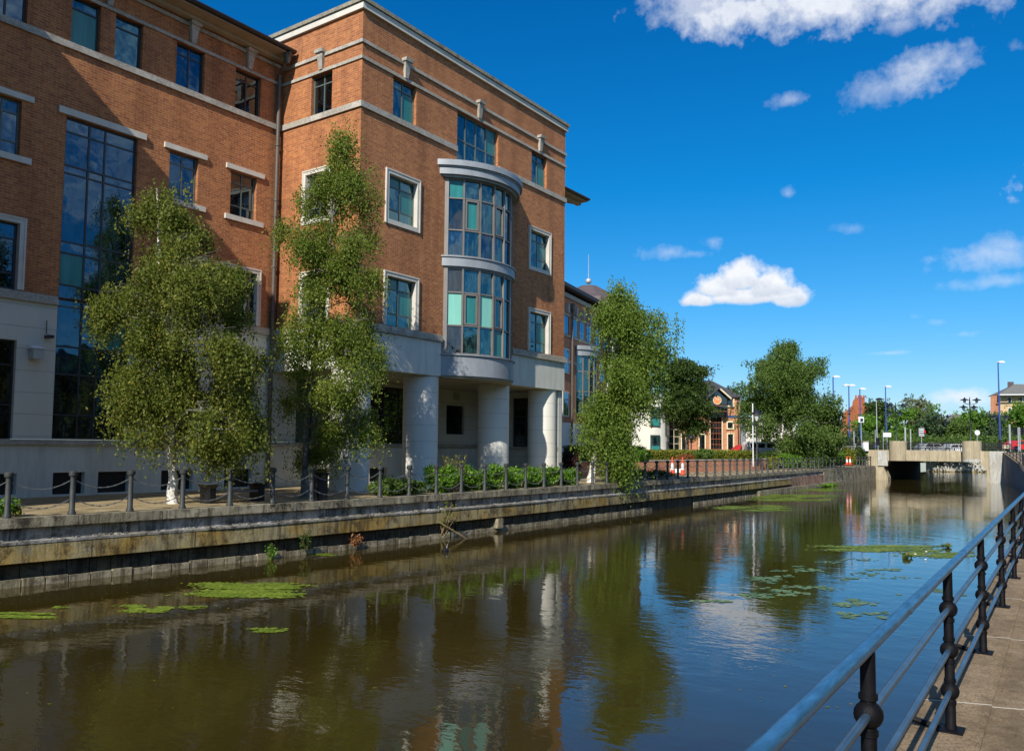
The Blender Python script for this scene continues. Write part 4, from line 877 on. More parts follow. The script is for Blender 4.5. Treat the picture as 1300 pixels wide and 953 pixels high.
m_ = MB(); pxpoly(m_, [(1267, 501.6), (1267, 500.2), (1423, 499.2), (1423, 500.8)], 148.2, .2); m_.build('eaves_board', M['sign_white'], o8)
for x0 in (1277, 1302): m_ = MB(); pxpoly(m_, [(x0+2, 491), (x0+2, 484), (x0+10, 484), (x0+10, 491)], 154, 1.2, 1); m_.build('chimney', M['roof_brown'], o8)
for x0, y0, y1 in ((1279.5, 503.5, 511.5), (1293.5, 503.5, 511.5), (1307, 503.5, 511.5), (1279.5, 517, 524), (1293.5, 517, 524)):
    m_ = MB(); pxpoly(m_, [(x0, y1), (x0, y0), (x0+4.8, y0), (x0+4.8, y1)], 149.9, .05); f = m_.build('window', M['sign_white'], o8); m_ = MB(); pxpoly(m_, [(x0+.8, y1-.8), (x0+.8, y0+.8), (x0+4, y0+.8), (x0+4, y1-.8)], 149.8, .03); m_.build('glazing', M['glass_dark'], f)
# distant hipped roof between the trees
m_ = MB(); pxpoly(m_, [(1200, 545), (1200, 531), (1206, 527), (1214, 524.5), (1222, 527), (1226, 531), (1226, 545)], 175, 8)
tag(m_.build('distant_roof', M['roof_grey']), 'low grey roof showing over the tree belt between two lantern posts', 'roof')

# ------------------------------------------------------------------ low brick wall, hedges, beds on the left bank
def wall_path(name, pts, th, z0, z1, mat, capmat=None, label=None, cat=None):
    r_ = empty(name, (pts[0][0], pts[0][1], z0), label, cat)
    for nm, e_, a, b, mt in (('brickwork', 0, z0, z1-.07, mat), ('coping', .03, z1-.069, z1, capmat or mat)):
        m_ = MB(); L = []; Rr = []
        for i, p in enumerate(pts):
            p0 = Vector(pts[max(i-1, 0)]); p1 = Vector(pts[min(i+1, len(pts)-1)]); d = (p1-p0).normalized(); n_ = Vector((d.y, -d.x)); L.append(Vector(p)+n_*(th/2+e_)); Rr.append(Vector(p)-n_*(th/2+e_))
        for i in range(len(pts)-1): m_.prism([tuple(L[i]), tuple(L[i+1]), tuple(Rr[i+1]), tuple(Rr[i])], a, b)
        m_.build(nm, mt, r_)
    return r_
BW = [(37.5, 22.6), (44, 22.5), (50, 21.9), (55, 21.3), (60, 20.6), (63, 20.6), (66, 21.6)]
wall_path('low_brick_wall', BW, .25, 1.35, 2.24, M['brick_far'], M['stone'], 'low curved orange brick wall with pale coping behind the chain fence', 'garden wall')

# ------------------------------------------------------------------ foliage
def leaf_mesh(name, C, size, mat, parent=None, droop=.55, local=False):
    """many small rhombic leaves at points C (n,3)"""
    n = len(C); a = rng.normal(size=(n, 3)); a[:, 2] -= droop*1.5; a /= np.linalg.norm(a, axis=1)[:, None]
    b = np.cross(a, rng.normal(size=(n, 3))); b /= np.linalg.norm(b, axis=1)[:, None]+1e-9
    s = (size*rng.uniform(.6, 1.35, n))[:, None]; V = np.empty((n, 4, 3)); V[:, 0] = C-a*s*.5; V[:, 1] = C+b*s*.30; V[:, 2] = C+a*s*.5; V[:, 3] = C-b*s*.30
    me = bpy.data.meshes.new(name); me.vertices.add(4*n); me.vertices.foreach_set('co', V.astype(np.float32).ravel())
    me.loops.add(4*n); me.loops.foreach_set('vertex_index', np.arange(4*n, dtype=np.int32)); me.polygons.add(n)
    me.polygons.foreach_set('loop_start', np.arange(0, 4*n, 4, dtype=np.int32)); me.polygons.foreach_set('loop_total', np.full(n, 4, dtype=np.int32))
    me.materials.append(mat); me.update(calc_edges=True); me.validate(); o = bpy.data.objects.new(name, me); col.objects.link(o)
    if parent is not None: adopt(o, parent, local)
    return o
def sprays(blobs, n_leaves, per=14, length=.55, hang=.8, jit=.06, shell=.55, cs=.2, dens=1.0):
    """blobs: (center(3), rx, rz) -> leaf points in hanging clumps, so that gaps and shaded hollows stay open"""
    cl = []; wt = []
    for (c, rx, rz2) in blobs:
        k = max(5, int(dens*1.15*(rx*rx*rz2)**.667/(cs*cs)*.42)); d = rng.normal(size=(k, 3)); d /= np.linalg.norm(d, axis=1)[:, None]
        rr = rng.uniform(shell, 1.05, k)[:, None]; q = d*rr; cl.append(np.array(c)+q*np.array([rx, rx, rz2])); wt.append(np.stack([d[:, 0], d[:, 1], d[:, 2]], 1))
    cl = np.vstack(cl); dv = np.vstack(wt); K = len(cl); size = rng.uniform(.55, 1.5, K)*cs; w = size**2; w /= w.sum(); ns = n_leaves//per; idx = rng.choice(K, ns, p=w)
    C0 = cl[idx]+rng.normal(size=(ns, 3))*size[idx][:, None]*np.array([1, 1, .55])
    Dr = dv[idx]*np.array([1, 1, .4])*(1-hang)+np.array([0, 0, -1])*hang+rng.normal(size=(ns, 3))*.16; Dr /= np.linalg.norm(Dr, axis=1)[:, None]
    t = rng.uniform(0, 1, (ns, per)); L = length*rng.uniform(.5, 1.5, ns)*(size[idx]/cs)
    P = C0[:, None, :]+Dr[:, None, :]*(t*L[:, None])[..., None]+rng.normal(size=(ns, per, 3))*jit
    return P.reshape(-1, 3)
def tiers(rows, n, rx, ry, seed, k, keep=()):
    rd = random.Random(seed); out = list(keep); ys = [r[0] for r in rows]
    def lim(y):
        for a, b in zip(rows, rows[1:]):
            if y <= b[0]: t = (y-a[0])/(b[0]-a[0]); return a[1]+(b[1]-a[1])*t, a[2]+(b[2]-a[2])*t
        return rows[-1][1:]
    tries = 0
    while len(out) < n and tries < 5000:
        tries += 1; y = rd.uniform(ys[0], ys[-1]); xl, xr = lim(y); hw = (xr-xl)/2; a = rd.uniform(*rx); a = min(a, max(5, hw*.8)); x = rd.uniform(xl+a*.7, xr-a*.7) if hw > a*.7 else (xl+xr)/2
        off = (x-(xl+xr)/2)/max(hw, 1); dd = rd.uniform(-1, 1)*math.sqrt(max(0, 1-off*off))*max(hw-a*.6, 1)/k
        if any(abs(x-q[0]) < a*.5 and abs(y-q[1]) < ry[0]*.7 and abs(dd-q[4]) < a*.6/k for q in out): continue
        out.append((x, y+2, a, rd.uniform(*ry), dd))
    return out
def make_tree(name, label, base, D, blobs_px, trunk_px, n, size, leafm, barkm, per=14, length=.5, hang=.8, tr=.13, cat='tree', group=None, depthf=.8, jit=.07, shell=.5, extra=None, cs=.2, dens=1.0):
    base = Vector(base); r_ = empty(name, base, label, cat, group); k = F_PX/D; blobs = []
    for (px, py, a, b, dd) in blobs_px: c = at(px, py, D+dd); blobs.append((np.array(c), a/k, b/k))
    tp = [base-Vector((0, 0, .1))]+[at(x, y, D) for x, y in trunk_px]; m_ = MB(); rr = [tr*(1-.82*i/(len(tp)-1)) for i in range(len(tp))]; rr[0] = tr*1.25
    fine = []; fr2 = []
    for i in range(len(tp)-1):
        for s in range(3): t = s/3; fine.append(tp[i].lerp(tp[i+1], t)+Vector((random.uniform(-1, 1), random.uniform(-1, 1), 0))*tr*.18*(i > 0 or s > 0)); fr2.append(rr[i]*(1-t)+rr[i+1]*t)
    fine.append(tp[-1]); fr2.append(rr[-1]); m_.tube(fine, fr2, 9); trunk = m_.build('trunk', barkm, r_, smooth=True)
    m_ = MB()
    for (c, a, b) in blobs:
        cv = Vector(c); best = min(range(len(fine)), key=lambda i: (fine[i]-cv).length+abs(fine[i].z-(cv.z-b*.8))*.6 if fine[i].z < cv.z else 1e6+(fine[i]-cv).length); s = fine[best]; mid = s.lerp(cv, .5)+Vector((0, 0, .12*(cv-s).length)); r0 = min(fr2[best]*.5, tr*.30)
        m_.tube([s, mid, cv], [r0, r0*.6, r0*.25], 6)
        for q in range(4): e_ = cv+Vector((random.uniform(-1, 1)*a*.8, random.uniform(-1, 1)*a*.8, random.uniform(-.3, .9)*b)); m_.tube([mid.lerp(cv, random.random()), (mid+e_)/2+Vector((0, 0, .1)), e_], [r0*.35, r0*.22, r0*.08], 5)
    if m_.v: m_.build('branches', M['bark_grey'] if barkm is M['bark_birch'] else barkm, r_, smooth=True)
    P = sprays(blobs, n, per, length, hang, jit, shell, cs, dens)
    if extra is not None: P = np.vstack([P]+extra)
    leaf_mesh('crown', P, size, leafm, r_, droop=hang)
    return r_
def strands(px0, px1, y0, y1, D, n, dens=26):     # long hanging twigs at a crown's edge
    out = []
    for i in range(n):
        x = random.uniform(px0, px1); a = at(x, y0+random.uniform(-6, 6), D+random.uniform(-.5, .5)); b = at(x+random.uniform(-3, 3), y1+random.uniform(-12, 10), D+random.uniform(-.5, .5))
        t = rng.uniform(0, 1, dens)[:, None]; out.append(np.array(a)*(1-t)+np.array(b)*t+rng.normal(size=(dens, 3))*.045)
    return out
# tree 1: birch in front of the recessed wing
make_tree('birch_tree', 'broad birch with white trunk and olive drooping foliage in front of the left wing', (12.71, 19.8, 1.4), 21.75,
    tiers([(238, 186, 216), (262, 165, 236), (300, 150, 285), (350, 128, 325), (400, 118, 336), (450, 142, 342), (500, 148, 344), (545, 158, 334), (562, 185, 318)], 66, (17, 30), (11, 18), 3, 48, [(138, 396, 22, 11, 0), (160, 372, 24, 13, .2), (322, 455, 24, 18, 0), (318, 500, 22, 18, -.2), (300, 400, 26, 16, 0), (165, 470, 22, 16, 0), (172, 520, 22, 16, 0), (186, 262, 22, 12, 0), (270, 330, 26, 14, -.2), (320, 535, 16, 14, 0)]),
    [(219, 590), (216, 520), (210, 430), (203, 330), (199, 240)], 110000, .074, M['leaf_birch'], M['bark_birch'], tr=.13, length=.55, hang=.86, jit=.05, cs=.16, dens=.75, shell=.12,
    extra=strands(255, 345, 560, 608, 21.75, 16, 30)+strands(115, 175, 400, 450, 21.75, 10, 24)+strands(300, 345, 520, 610, 21.6, 10, 24))
# tree 2: slender tall birch at the tower corner
make_tree('slender_birch', 'tall slender birch with dark trunk standing before the tower corner', (16.9, 19.5, 1.4), 25.1,
    tiers([(178, 424, 446), (200, 402, 458), (240, 382, 470), (290, 368, 478), (340, 372, 484), (400, 374, 490), (450, 354, 490), (500, 358, 488), (545, 378, 474), (570, 384, 448)], 62, (15, 26), (11, 17), 5, 42, [(372, 462, 24, 18, 0), (362, 430, 16, 14, 0), (468, 405, 24, 18, 0), (430, 440, 26, 18, -.3), (470, 450, 20, 16, 0), (375, 500, 20, 16, .2), (440, 500, 26, 18, -.2), (450, 350, 24, 18, 0), (395, 350, 20, 18, 0), (365, 288, 14, 12, 0), (385, 400, 20, 18, 0), (455, 230, 20, 18, 0), (400, 440, 24, 18, -.4), (425, 318, 26, 18, 0), (398, 312, 20, 18, .2), (452, 308, 22, 18, -.2), (430, 346, 26, 18, 0), (415, 285, 22, 18, .3), (430, 200, 18, 18, 0), (438, 180, 14, 14, 0), (412, 225, 20, 16, 0), (450, 250, 22, 18, 0), (392, 250, 16, 14, 0)]),
    [(387, 590), (390, 520), (402, 430), (418, 320), (432, 190)], 95000, .070, M['leaf_olive'], M['bark_grey'], tr=.12, length=.55, hang=.85, jit=.05, cs=.17, dens=.85, shell=.1, extra=strands(355, 400, 500, 600, 25.1, 8, 22)+strands(425, 460, 540, 580, 25.1, 8, 24)+strands(418, 452, 150, 190, 25.1, 10, 16))
# tree 3: weeping birch leaning over the quay
make_tree('weeping_birch', 'weeping birch with leaning white trunk and curtains of leaves hanging over the chain fence', (32.7, 18.6, 1.4), 37.4,
    tiers([(366, 776, 806), (385, 760, 824), (405, 757, 858), (430, 760, 860), (460, 752, 850), (495, 750, 824), (520, 738, 806), (541, 728, 800), (552, 770, 804), (585, 774, 798)], 56, (13, 24), (9, 16), 8, 28),
    [(753, 590), (760, 562), (768, 520), (775, 470), (782, 390)], 88000, .100, M['leaf_weep'], M['bark_birch'], tr=.17, length=.95, hang=.95, jit=.05, cs=.20, dens=.55, shell=.3,
    extra=strands(770, 800, 555, 614, 37.1, 26, 34)+strands(848, 868, 402, 455, 37.4, 16, 24)+strands(722, 745, 545, 578, 36.8, 5, 22)+strands(774, 808, 354, 384, 37.4, 8, 14))
# tree 4: large birch near the bridge
make_tree('large_birch', 'large rounded birch with pale slim trunk between the white van and the bridge', (at(990, 588, 70).x, at(990, 588, 70).y, 1.7), 70,
    tiers([(436, 986, 1008), (450, 966, 1022), (472, 950, 1040), (500, 942, 1052), (522, 941, 1060), (538, 952, 1060), (552, 984, 1060), (578, 1000, 1056)], 66, (13, 24), (8, 15), 9, 15, [(950, 500, 16, 13, 0), (950, 520, 16, 12, .5), (957, 482, 16, 12, -.5), (1052, 508, 12, 10, 0), (1050, 545, 14, 12, 0), (1038, 462, 14, 11, 0), (960, 462, 12, 10, 0)]),
    [(989, 572), (993, 545), (997, 510), (998, 470), (996, 435)], 90000, .16, M['leaf_mid'], M['bark_birch'], tr=.20, length=.8, hang=.85, jit=.08, cs=.34, dens=.9, shell=.3, extra=strands(1045, 1062, 495, 515, 70, 8, 10))
# darker trees around
def simple_tree(name, label, px, py_top, py_base, w, D, gz, n, size, lm, hang=.45, group=None, tr=.2, bk='bark', asym=0):
    H = py_base-py_top; bl = []
    for i in range(max(6, int(7+w/8))):
        t = random.uniform(0, 1); hw = w/2*(math.sin(math.pi*min(1, .18+.8*t))**.7); y = py_base-H*.12-(H*.80)*t
        bl.append((px+random.uniform(-1, 1)*hw*.62+asym*t, y, max(4, w*random.uniform(.18, .27)), max(4, H*random.uniform(.13, .20)), random.uniform(-1, 1)*w*.3*D/F_PX))
    bl.append((px+asym, py_top+H*.15, w*.2, H*.14, 0)); b = at(px, py_base, D)
    return make_tree(name, label, (b.x, b.y, gz), D, bl, [(px, py_base-H*.35), (px+asym*.5, py_base-H*.7)], n, size, lm, M[bk], hang=hang, tr=tr, length=.6, jit=.12, group=group, per=10, shell=.4, cs=.0045*D, dens=1.2)
make_tree('maple_tree', 'dark green spreading tree in front of the clock building', (at(872, 575, 74).x, at(872, 575, 74).y, 2.4), 74,
    [(870, 500, 22, 26, .5), (872, 462, 14, 11, 0), (858, 478, 12, 10, 0), (882, 475, 13, 11, .4), (868, 490, 20, 13, -.4), (881, 495, 12, 12, 0), (860, 508, 16, 12, .3), (873, 512, 17, 13, -.5), (884, 518, 9, 9, 0), (870, 530, 20, 10, 0), (882, 530, 11, 8, .4), (880, 540, 13, 7, 0), (856, 525, 9, 9, 0)],
    [(873, 555), (873, 520), (874, 480)], 42000, .18, M['leaf_dark'], M['bark'], tr=.18, length=.45, hang=.35, jit=.10, per=10, cs=.42, dens=1.1)
simple_tree('roadside_tree', 'dark bushy tree directly behind the right side of the large birch', 1046, 512, 584, 40, 72, 2.4, 16000, .2, M['leaf_dark'])
simple_tree('roadside_tree', 'bright green tree in front of the red gable house', 1104, 528, 574, 34, 118, 2.95, 7000, .30, M['leaf_bright'])
simple_tree('conifer_tree', 'small blue green bushy conifer at the foot of the red gable house', 1086, 545, 574, 12, 112, 2.95, 3500, .22, M['leaf_blue'])
simple_tree('roof_tree', 'tree crown peeping over the slate roof of the clock building', 929, 487, 560, 22, 112, 2.5, 5000, .25, M['leaf_dark'])
TB = [(1120, 509, 34, 'leaf_dark', 'dark tree in the belt, directly left of the first lantern post', 125), (1146, 514, 26, 'leaf_bright', 'light green tree just right of the first lantern post', 120), (1162, 509, 42, 'leaf_sage', 'sage grey willow standing tallest in the middle of the tree belt', 124),
      (1184, 522, 34, 'leaf_blue', 'grey green bush-like tree right of the tall willow', 118), (1196, 528, 26, 'leaf_yellow', 'yellowing tree by the middle lantern post', 119), (1213, 533, 34, 'leaf_mid', 'mid green tree under the distant grey roof', 117), (1234, 524, 32, 'leaf_bright', 'bright green tree behind the right hand lantern post', 122),
      (1254, 526, 34, 'leaf_blue', 'dull green tree left of the tall blue lamp column on the right', 121), (1276, 523, 38, 'leaf_bright', 'bright green tree in front of the buff building', 124), (1300, 517, 44, 'leaf_bright', 'light green tree cut by the right edge of the photo', 123), (1330, 515, 44, 'leaf_mid', 'tree at the far right end of the belt', 125), (1176, 515, 24, 'leaf_bright', 'green tree rising behind the tall willow', 134)]
for (px, yt, w, lm, lb, D) in TB: simple_tree('belt_tree', lb, px, yt, 578, w*1.15, D, 2.95, 9000, .32, M[lm], group='trees in the belt beyond the road')
m_pts = []
for i in range(1400): px = random.uniform(1060, 1400); q = at(px, random.uniform(556, 571), random.uniform(108, 113)); m_pts.append(np.array(q)+rng.normal(size=(9, 3))*.35)
tag(leaf_mesh('undergrowth', np.vstack(m_pts), .3, M['leaf_mid'], droop=.2), 'green undergrowth filling the foot of the tree belt beyond the road', 'undergrowth', kind='stuff')

def shrub(name, label, c, rx, ry, rz2, n, size, lm, group=None, spread=.9, cat='shrub'):
    r_ = empty(name, c, label, cat, group); m_ = MB()
    for i in range(7): a = random.uniform(0, 6.28); e_ = Vector(c)+Vector((math.cos(a)*rx*.6, math.sin(a)*ry*.6, rz2*random.uniform(.9, 1.6))); m_.tube([Vector(c), (Vector(c)+e_)/2+Vector((0, 0, .1)), e_], [.02, .014, .006], 5)
    m_.build('stems', M['twig'], r_)
    k = 26; d = rng.normal(size=(k, 3)); d /= np.linalg.norm(d, axis=1)[:, None]; d *= rng.uniform(.5, 1, k)[:, None]; idx = rng.integers(k, size=n)
    P = (d[idx]+rng.normal(size=(n, 3))*.20*spread)*np.array([rx, ry, rz2])+np.array([c[0], c[1], c[2]+rz2*.95]); P[:, 2] = np.maximum(P[:, 2], c[2]+.02)
    leaf_mesh('foliage', P, size, lm, r_, droop=-.2); return r_
# shrubs along the quay in front of the columns
SH = [(492, 613, .42, .34, 'low dark green shrub left of the second column'), (518, 612, .36, .30, 'small dark shrub at the foot of the second column'), (562, 606, .55, .55, 'leafy shrub just right of the second column'), (598, 608, .6, .48, 'bright shrub behind the tall weeds'), (630, 607, .6, .50, 'bright green shrub at the foot of the third column'),
      (655, 608, .6, .46, 'bright green shrub right of the third column'), (678, 608, .6, .46, 'bright green shrub left of the last column'), (700, 608, .6, .44, 'bright green shrub below the last column'), (718, 607, .55, .42, 'bright green shrub at the right end of the quay planting')]
for i, (px, py, r1, h, lb) in enumerate(SH):
    X = onY(px, py, 18.35); shrub('quay_shrub', lb, (X.x, 18.35, 1.4), r1*1.15, .55, h*.85, 5200, .085, M['leaf_mid'] if i < 2 else M['leaf_bright'], group='shrubs along the quay edge')
X = onY(578, 600, 18.2)
def weeds(name, label, c, h, n, r=.5, lm='leaf_yellow', cat='weeds'):
    r_ = empty(name, c, label, cat); m_ = MB(); pts = []
    for i in range(n):
        a = random.uniform(0, 6.28); t = Vector((math.cos(a)*r*random.random(), math.sin(a)*r*random.random(), h*random.uniform(.6, 1))); e_ = Vector(c)+t; m_.tube([Vector(c)+Vector((t.x*.3, t.y*.3, 0)), e_], [.008, .003], 4)
        s = rng.uniform(.15, 1, 26)[:, None]; pts.append((np.array(c)+np.array([t.x*.3, t.y*.3, 0]))*(1-s)+np.array(e_)*s+rng.normal(size=(26, 3))*.05)
    m_.build('stems', M['twig'], r_); leaf_mesh('leaves', np.vstack(pts), .07, M[lm], r_, droop=.1); return r_
weeds('tall_weeds', 'tall straggly weeds rising over the shrubs between second and third columns', (X.x, 18.2, 1.4), 1.35, 26, .55)
X = onY(6, 650, 18.95); shrub('quay_shrub', 'small bright green plant behind the leftmost bollard', (X.x, 18.95, 1.4), .25, .25, .2, 900, .07, M['leaf_bright'])
X = onY(22, 650, 18.75); weeds('quay_weeds', 'thin yellowish weed beside the leftmost bollard', (X.x, 18.75, 1.4), .35, 6, .1)
q = onZ(316, 706, 0); weeds('water_weeds', 'small bright green plant growing from the water at the wall foot', (q.x, qy(q.x)-.25, 0), .45, 7, .16, 'leaf_bright')
q = onZ(448, 697, 0); weeds('wall_weeds', 'brown dry weed clump at the foot of the quay wall', (q.x, qy(q.x)-.25, .1), .35, 8, .22, 'leaf_russet')
q = onZ(385, 690, .3); weeds('wall_weeds', 'dark straggly weed hanging on the quay wall left of the litter bin', (q.x, qy(q.x)-.24, .15), .5, 9, .3, 'leaf_dark')
# dry branch poking out of the quay wall
q = onY(565, 668, 17.15); r_ = empty('dry_branch', (q.x, 17.2, .3), 'dry bare branch leaning against the quay wall above the water', 'branch'); m_ = MB()
c = Vector((q.x, 17.2, .2))
for i in range(16): m_.tube([c+Vector((random.uniform(-.15, .15), 0, random.uniform(-.2, .2))), c+Vector((random.uniform(-.3, .3), random.uniform(-.35, -.02), random.uniform(.2, 1.0)))], [.018, .005], 5)
m_.tube([c+Vector((-.3, -.05, .35)), c+Vector((.55, -.5, -.2))], [.03, .02], 6); m_.build('twigs', M['twig'], r_)
leaf_mesh('leaves', np.array(c)+rng.normal(size=(220, 3))*np.array([.16, .1, .3])+np.array([0, -.1, .5]), .06, M['leaf_yellow'], r_)
# hedges and beds beyond
def hedge(name, label, pts, w, h, zf, n, size, lm, bulge=0):
    r_ = empty(name, (pts[0][0], pts[0][1], zf), label, 'hedge'); m_ = MB(); out = []
    L = [(Vector(b)-Vector(a)).length for a, b in zip(pts, pts[1:])]; tot = sum(L)
    for (a, b), l in zip(zip(pts, pts[1:]), L):
        a, b = Vector(a), Vector(b); d = (b-a).normalized(); nn = Vector((d.y, -d.x)); m_.prism([tuple(a+nn*w*.44), tuple(b+nn*w*.44), tuple(b-nn*w*.44), tuple(a-nn*w*.44)], zf, zf+h*.93)
        k = int(n*l/tot); t = rng.uniform(-.02, 1.02, k)*l; side = rng.uniform(-1, 1, k); face = rng.random(k); hw = w/2
        s = np.where(face < .42, hw, np.where(face < .55, -hw, side*hw)); z = np.where(face < .55, rng.uniform(0, h, k), h)
        P = np.array([a.x, a.y, 0])+np.outer(t, [d.x, d.y, 0])+np.outer(s, [nn.x, nn.y, 0]); P[:, 2] = zf+z; P += rng.normal(size=P.shape)*.045; out.append(P)
    m_.build('hedge_core', M['leaf_dark'], r_); leaf_mesh('foliage', np.vstack(out), size, lm, r_, droop=0); return r_
hedge('clipped_hedge', 'neatly clipped dense green hedge in front of the white round building', [(44.4, 26.6), (47.6, 26.0), (52.6, 26.4)], 1.6, 1.05, 1.95, 16000, .10, M['leaf_hedge'])
hedge('loose_hedge', 'looser yellow green hedge in front of the clock building', [(54.2, 26.6), (60, 25.6), (66, 24.8), (71, 24.6)], 1.7, .8, 1.95, 14000, .13, M['leaf_yellow'])
shrub('russet_shrub', 'low reddish brown shrub in the loose hedge', (57.0, 24.5, 1.9), .9, .6, .33, 2500, .12, M['leaf_russet'])
def px_shrub(px, py, D, rx, h, lm, label, n=2500, name='bed_shrub', ry=None, group=None):
    q = at(px, py, D); shrub(name, label, (q.x, q.y, q.z), rx, ry or rx*.8, h/2, n, max(.08, .0022*D), M[lm], group)
px_shrub(725, 600, 41, .55, 1.1, 'leaf_maroon', 'dark maroon bush against the corner of the tower', 3500)
px_shrub(741, 590, 45, .7, .5, 'leaf_yellow', 'yellow green low shrub left of the leaning birch trunk')
px_shrub(812, 586, 46, .7, .6, 'leaf_bright', 'bright bush at the left end of the low brick wall')
px_shrub(790, 607, 42, 1.3, .7, 'leaf_dark', 'dark ground shrub beneath the weeping birch', 4000); px_shrub(828, 608, 42, 1.1, .5, 'leaf_dark', 'dark shrub at the foot of the brick wall behind the chains', 3500)
px_shrub(896, 582, 60, .9, .7, 'leaf_mid', 'rounded green bush behind the brick wall coping')
px_shrub(978, 596, 64, 1.0, 1.0, 'leaf_yellow', 'light green bush left of the large birch trunk'); px_shrub(1001, 594, 66, 1.2, 1.2, 'leaf_bright', 'bright green bush right of the large birch trunk', 3500)
px_shrub(1020, 592, 70, 1.5, 1.2, 'leaf_dark', 'dark bush below the crown of the large birch', 3500); px_shrub(975, 583, 68, 1.2, .7, 'leaf_dark', 'dark low bush beneath the white van')
for i, (px, py, D, lm, lb) in enumerate(((1047, 591, 78, 'leaf_yellow', 'yellow green bush left in the bed by the quay fence'), (1062, 590, 80, 'leaf_bright', 'bright green bush in the bed left of the road cones'), (1076, 589, 81, 'leaf_yellow', 'yellow green bush behind the road cones'), (1090, 589, 84, 'leaf_dark', 'dark spiky bush beside the white pillar'), (1034, 591, 76, 'leaf_mid', 'green bush under the right side of the large birch'))):
    px_shrub(px, py, D, 1.3, 1.6, lm, lb, 4600, ry=.8)
q = onZ(1115, 605, 0); px_shrub(1122, 605, 88, 1.4, .5, 'leaf_bright', 'green water plants at the foot of the bridge abutment', 2500, 'water_plants')
q = onZ(1045, 617, 0); shrub('water_plants', 'dark green water plants in front of the pale end of the quay wall', (q.x, q.y, 0), 3.2, .5, .12, 3000, .14, M['leaf_bright'])
# trees on the near bank behind the camera (they show mirrored in the office windows)
def back_tree(x, y, h, w, label):
    r_ = empty('bank_tree', (x, y, 1.3), label, 'tree', 'trees on the near bank behind the path'); m_ = MB(); m_.tube([(x, y, 1.2), (x+.2, y, 1.3+h*.6)], [.25, .1], 8); m_.build('trunk', M['bark'], r_)
    bl = [(np.array([x+random.uniform(-1, 1)*w*.35, y+random.uniform(-1, 1)*w*.35, 1.3+h*random.uniform(.35, .85)]), w*.25, h*.15) for i in range(12)]; leaf_mesh('crown', sprays(bl, 9000, 10, .8, .4, .2, .5, .6), .40, M['leaf_dark'], r_)
for i, (x, y, h, w) in enumerate(((-6, -14, 12, 9), (4, -16, 10, 8), (13, -14, 11, 9), (24, -17, 12, 9), (35, -15, 10, 9), (-18, -12, 12, 10))): back_tree(x, y, h, w, f'{ordinal(i+1)} of the trees on the near bank behind the path')
mb = MB(); mb.box(-80, 90, -30, -24, 1.2, 11); mb2 = MB(); mb2.box(-80.3, 90.3, -30.3, -23.7, 11.01, 11.3)
rr_ = empty('terrace_block', (0, -24, 1.2), 'long brick terrace on the near bank behind the trees', 'building'); mb.build('wall', M['brick_far'], rr_); mb2.build('roof', M['roof'], rr_)
mb = MB(); mb.quad((-200, -3000, 1.31), (60, -3000, 1.31), (60, -2.6, 1.31), (-200, -2.6, 1.31)); struct(mb.build('unseen_grass_bank', M['grass']))  # out-of-view grass laid over the path sheet to cut its light bounce

# ------------------------------------------------------------------ bollards and chains along the quay
PX = [8.08-1.25, 8.08]
while PX[-1] < 45: s_ = (qy(PX[-1]+1)-qy(PX[-1])); PX.append(PX[-1]+1.28/math.hypot(1, s_))
while PX[-1] < 88.4: PX.append(PX[-1]+(1.28 if PX[-1] < 64.5 else 1.2))
PX = [x for x in PX if not (78.5 < x < 82.3)]
def py_(x): return qy(x)+.20
bp = empty('bollard', (0, 0, 0), 'x', 'bollard', 'bollards along the quay edge')
m_ = MB(); m_.lathe((0, 0, 0), [(.085, 0), (.085, .05), (.062, .09), (.055, .82), (.075, .835), (.075, .85)], 10); m_.build('shaft', M['post'], bp, smooth=True, local=True)
m_ = MB(); m_.lathe((0, 0, .851), [(.088, 0), (.092, .02), (.092, .08), (.07, .10), (.02, .108)], 10); m_.build('cap', M['post'], bp, smooth=True, local=True)
for i, x in enumerate(PX):
    o = bp if i == 0 else copy_tree(bp); o.location = (x, py_(x), 1.404)
    o['label'] = 'grey metal bollard just outside the left edge of the photo' if i == 0 else f'slim grey bollard, {ordinal(i)} from the left end of the quay'
def chain_mesh(h, sag, L=1.15):
    m_ = MB(); n = 14; P = [Vector((-L/2+L*i/n, 0, h-sag*(1-(2*i/n-1)**2))) for i in range(n+1)]; m_.tube(P, .009, 5)
    for i in range(n):
        c = (P[i]+P[i+1])/2; d = (P[i+1]-P[i])/2; m_.obox(c, d*.72, Vector((0, .016 if i % 2 else .006, 0)), Vector((0, 0, .006 if i % 2 else .016)))
    return m_.build('chain', M['chain'])
ca, cb_ = chain_mesh(.74, .17), chain_mesh(.33, .17)
first = True
for i in range(len(PX)-1):
    a, b = PX[i], PX[i+1]
    if b-a > 1.5: continue
    for nm, src in (('upper', ca), ('lower', cb_)):
        o = src if first else src.copy()
        if not first: col.objects.link(o)
        o.location = ((a+b)/2, (py_(a)+py_(b))/2, 1.404); o.rotation_euler = (0, 0, math.atan2(py_(b)-py_(a), b-a))
        tag(o, f'{nm} chain hanging between the {ordinal(i) if i else "off-frame"} and {ordinal(i+1)} bollards', 'chain', f'{nm} chains between the bollards')
    first = False
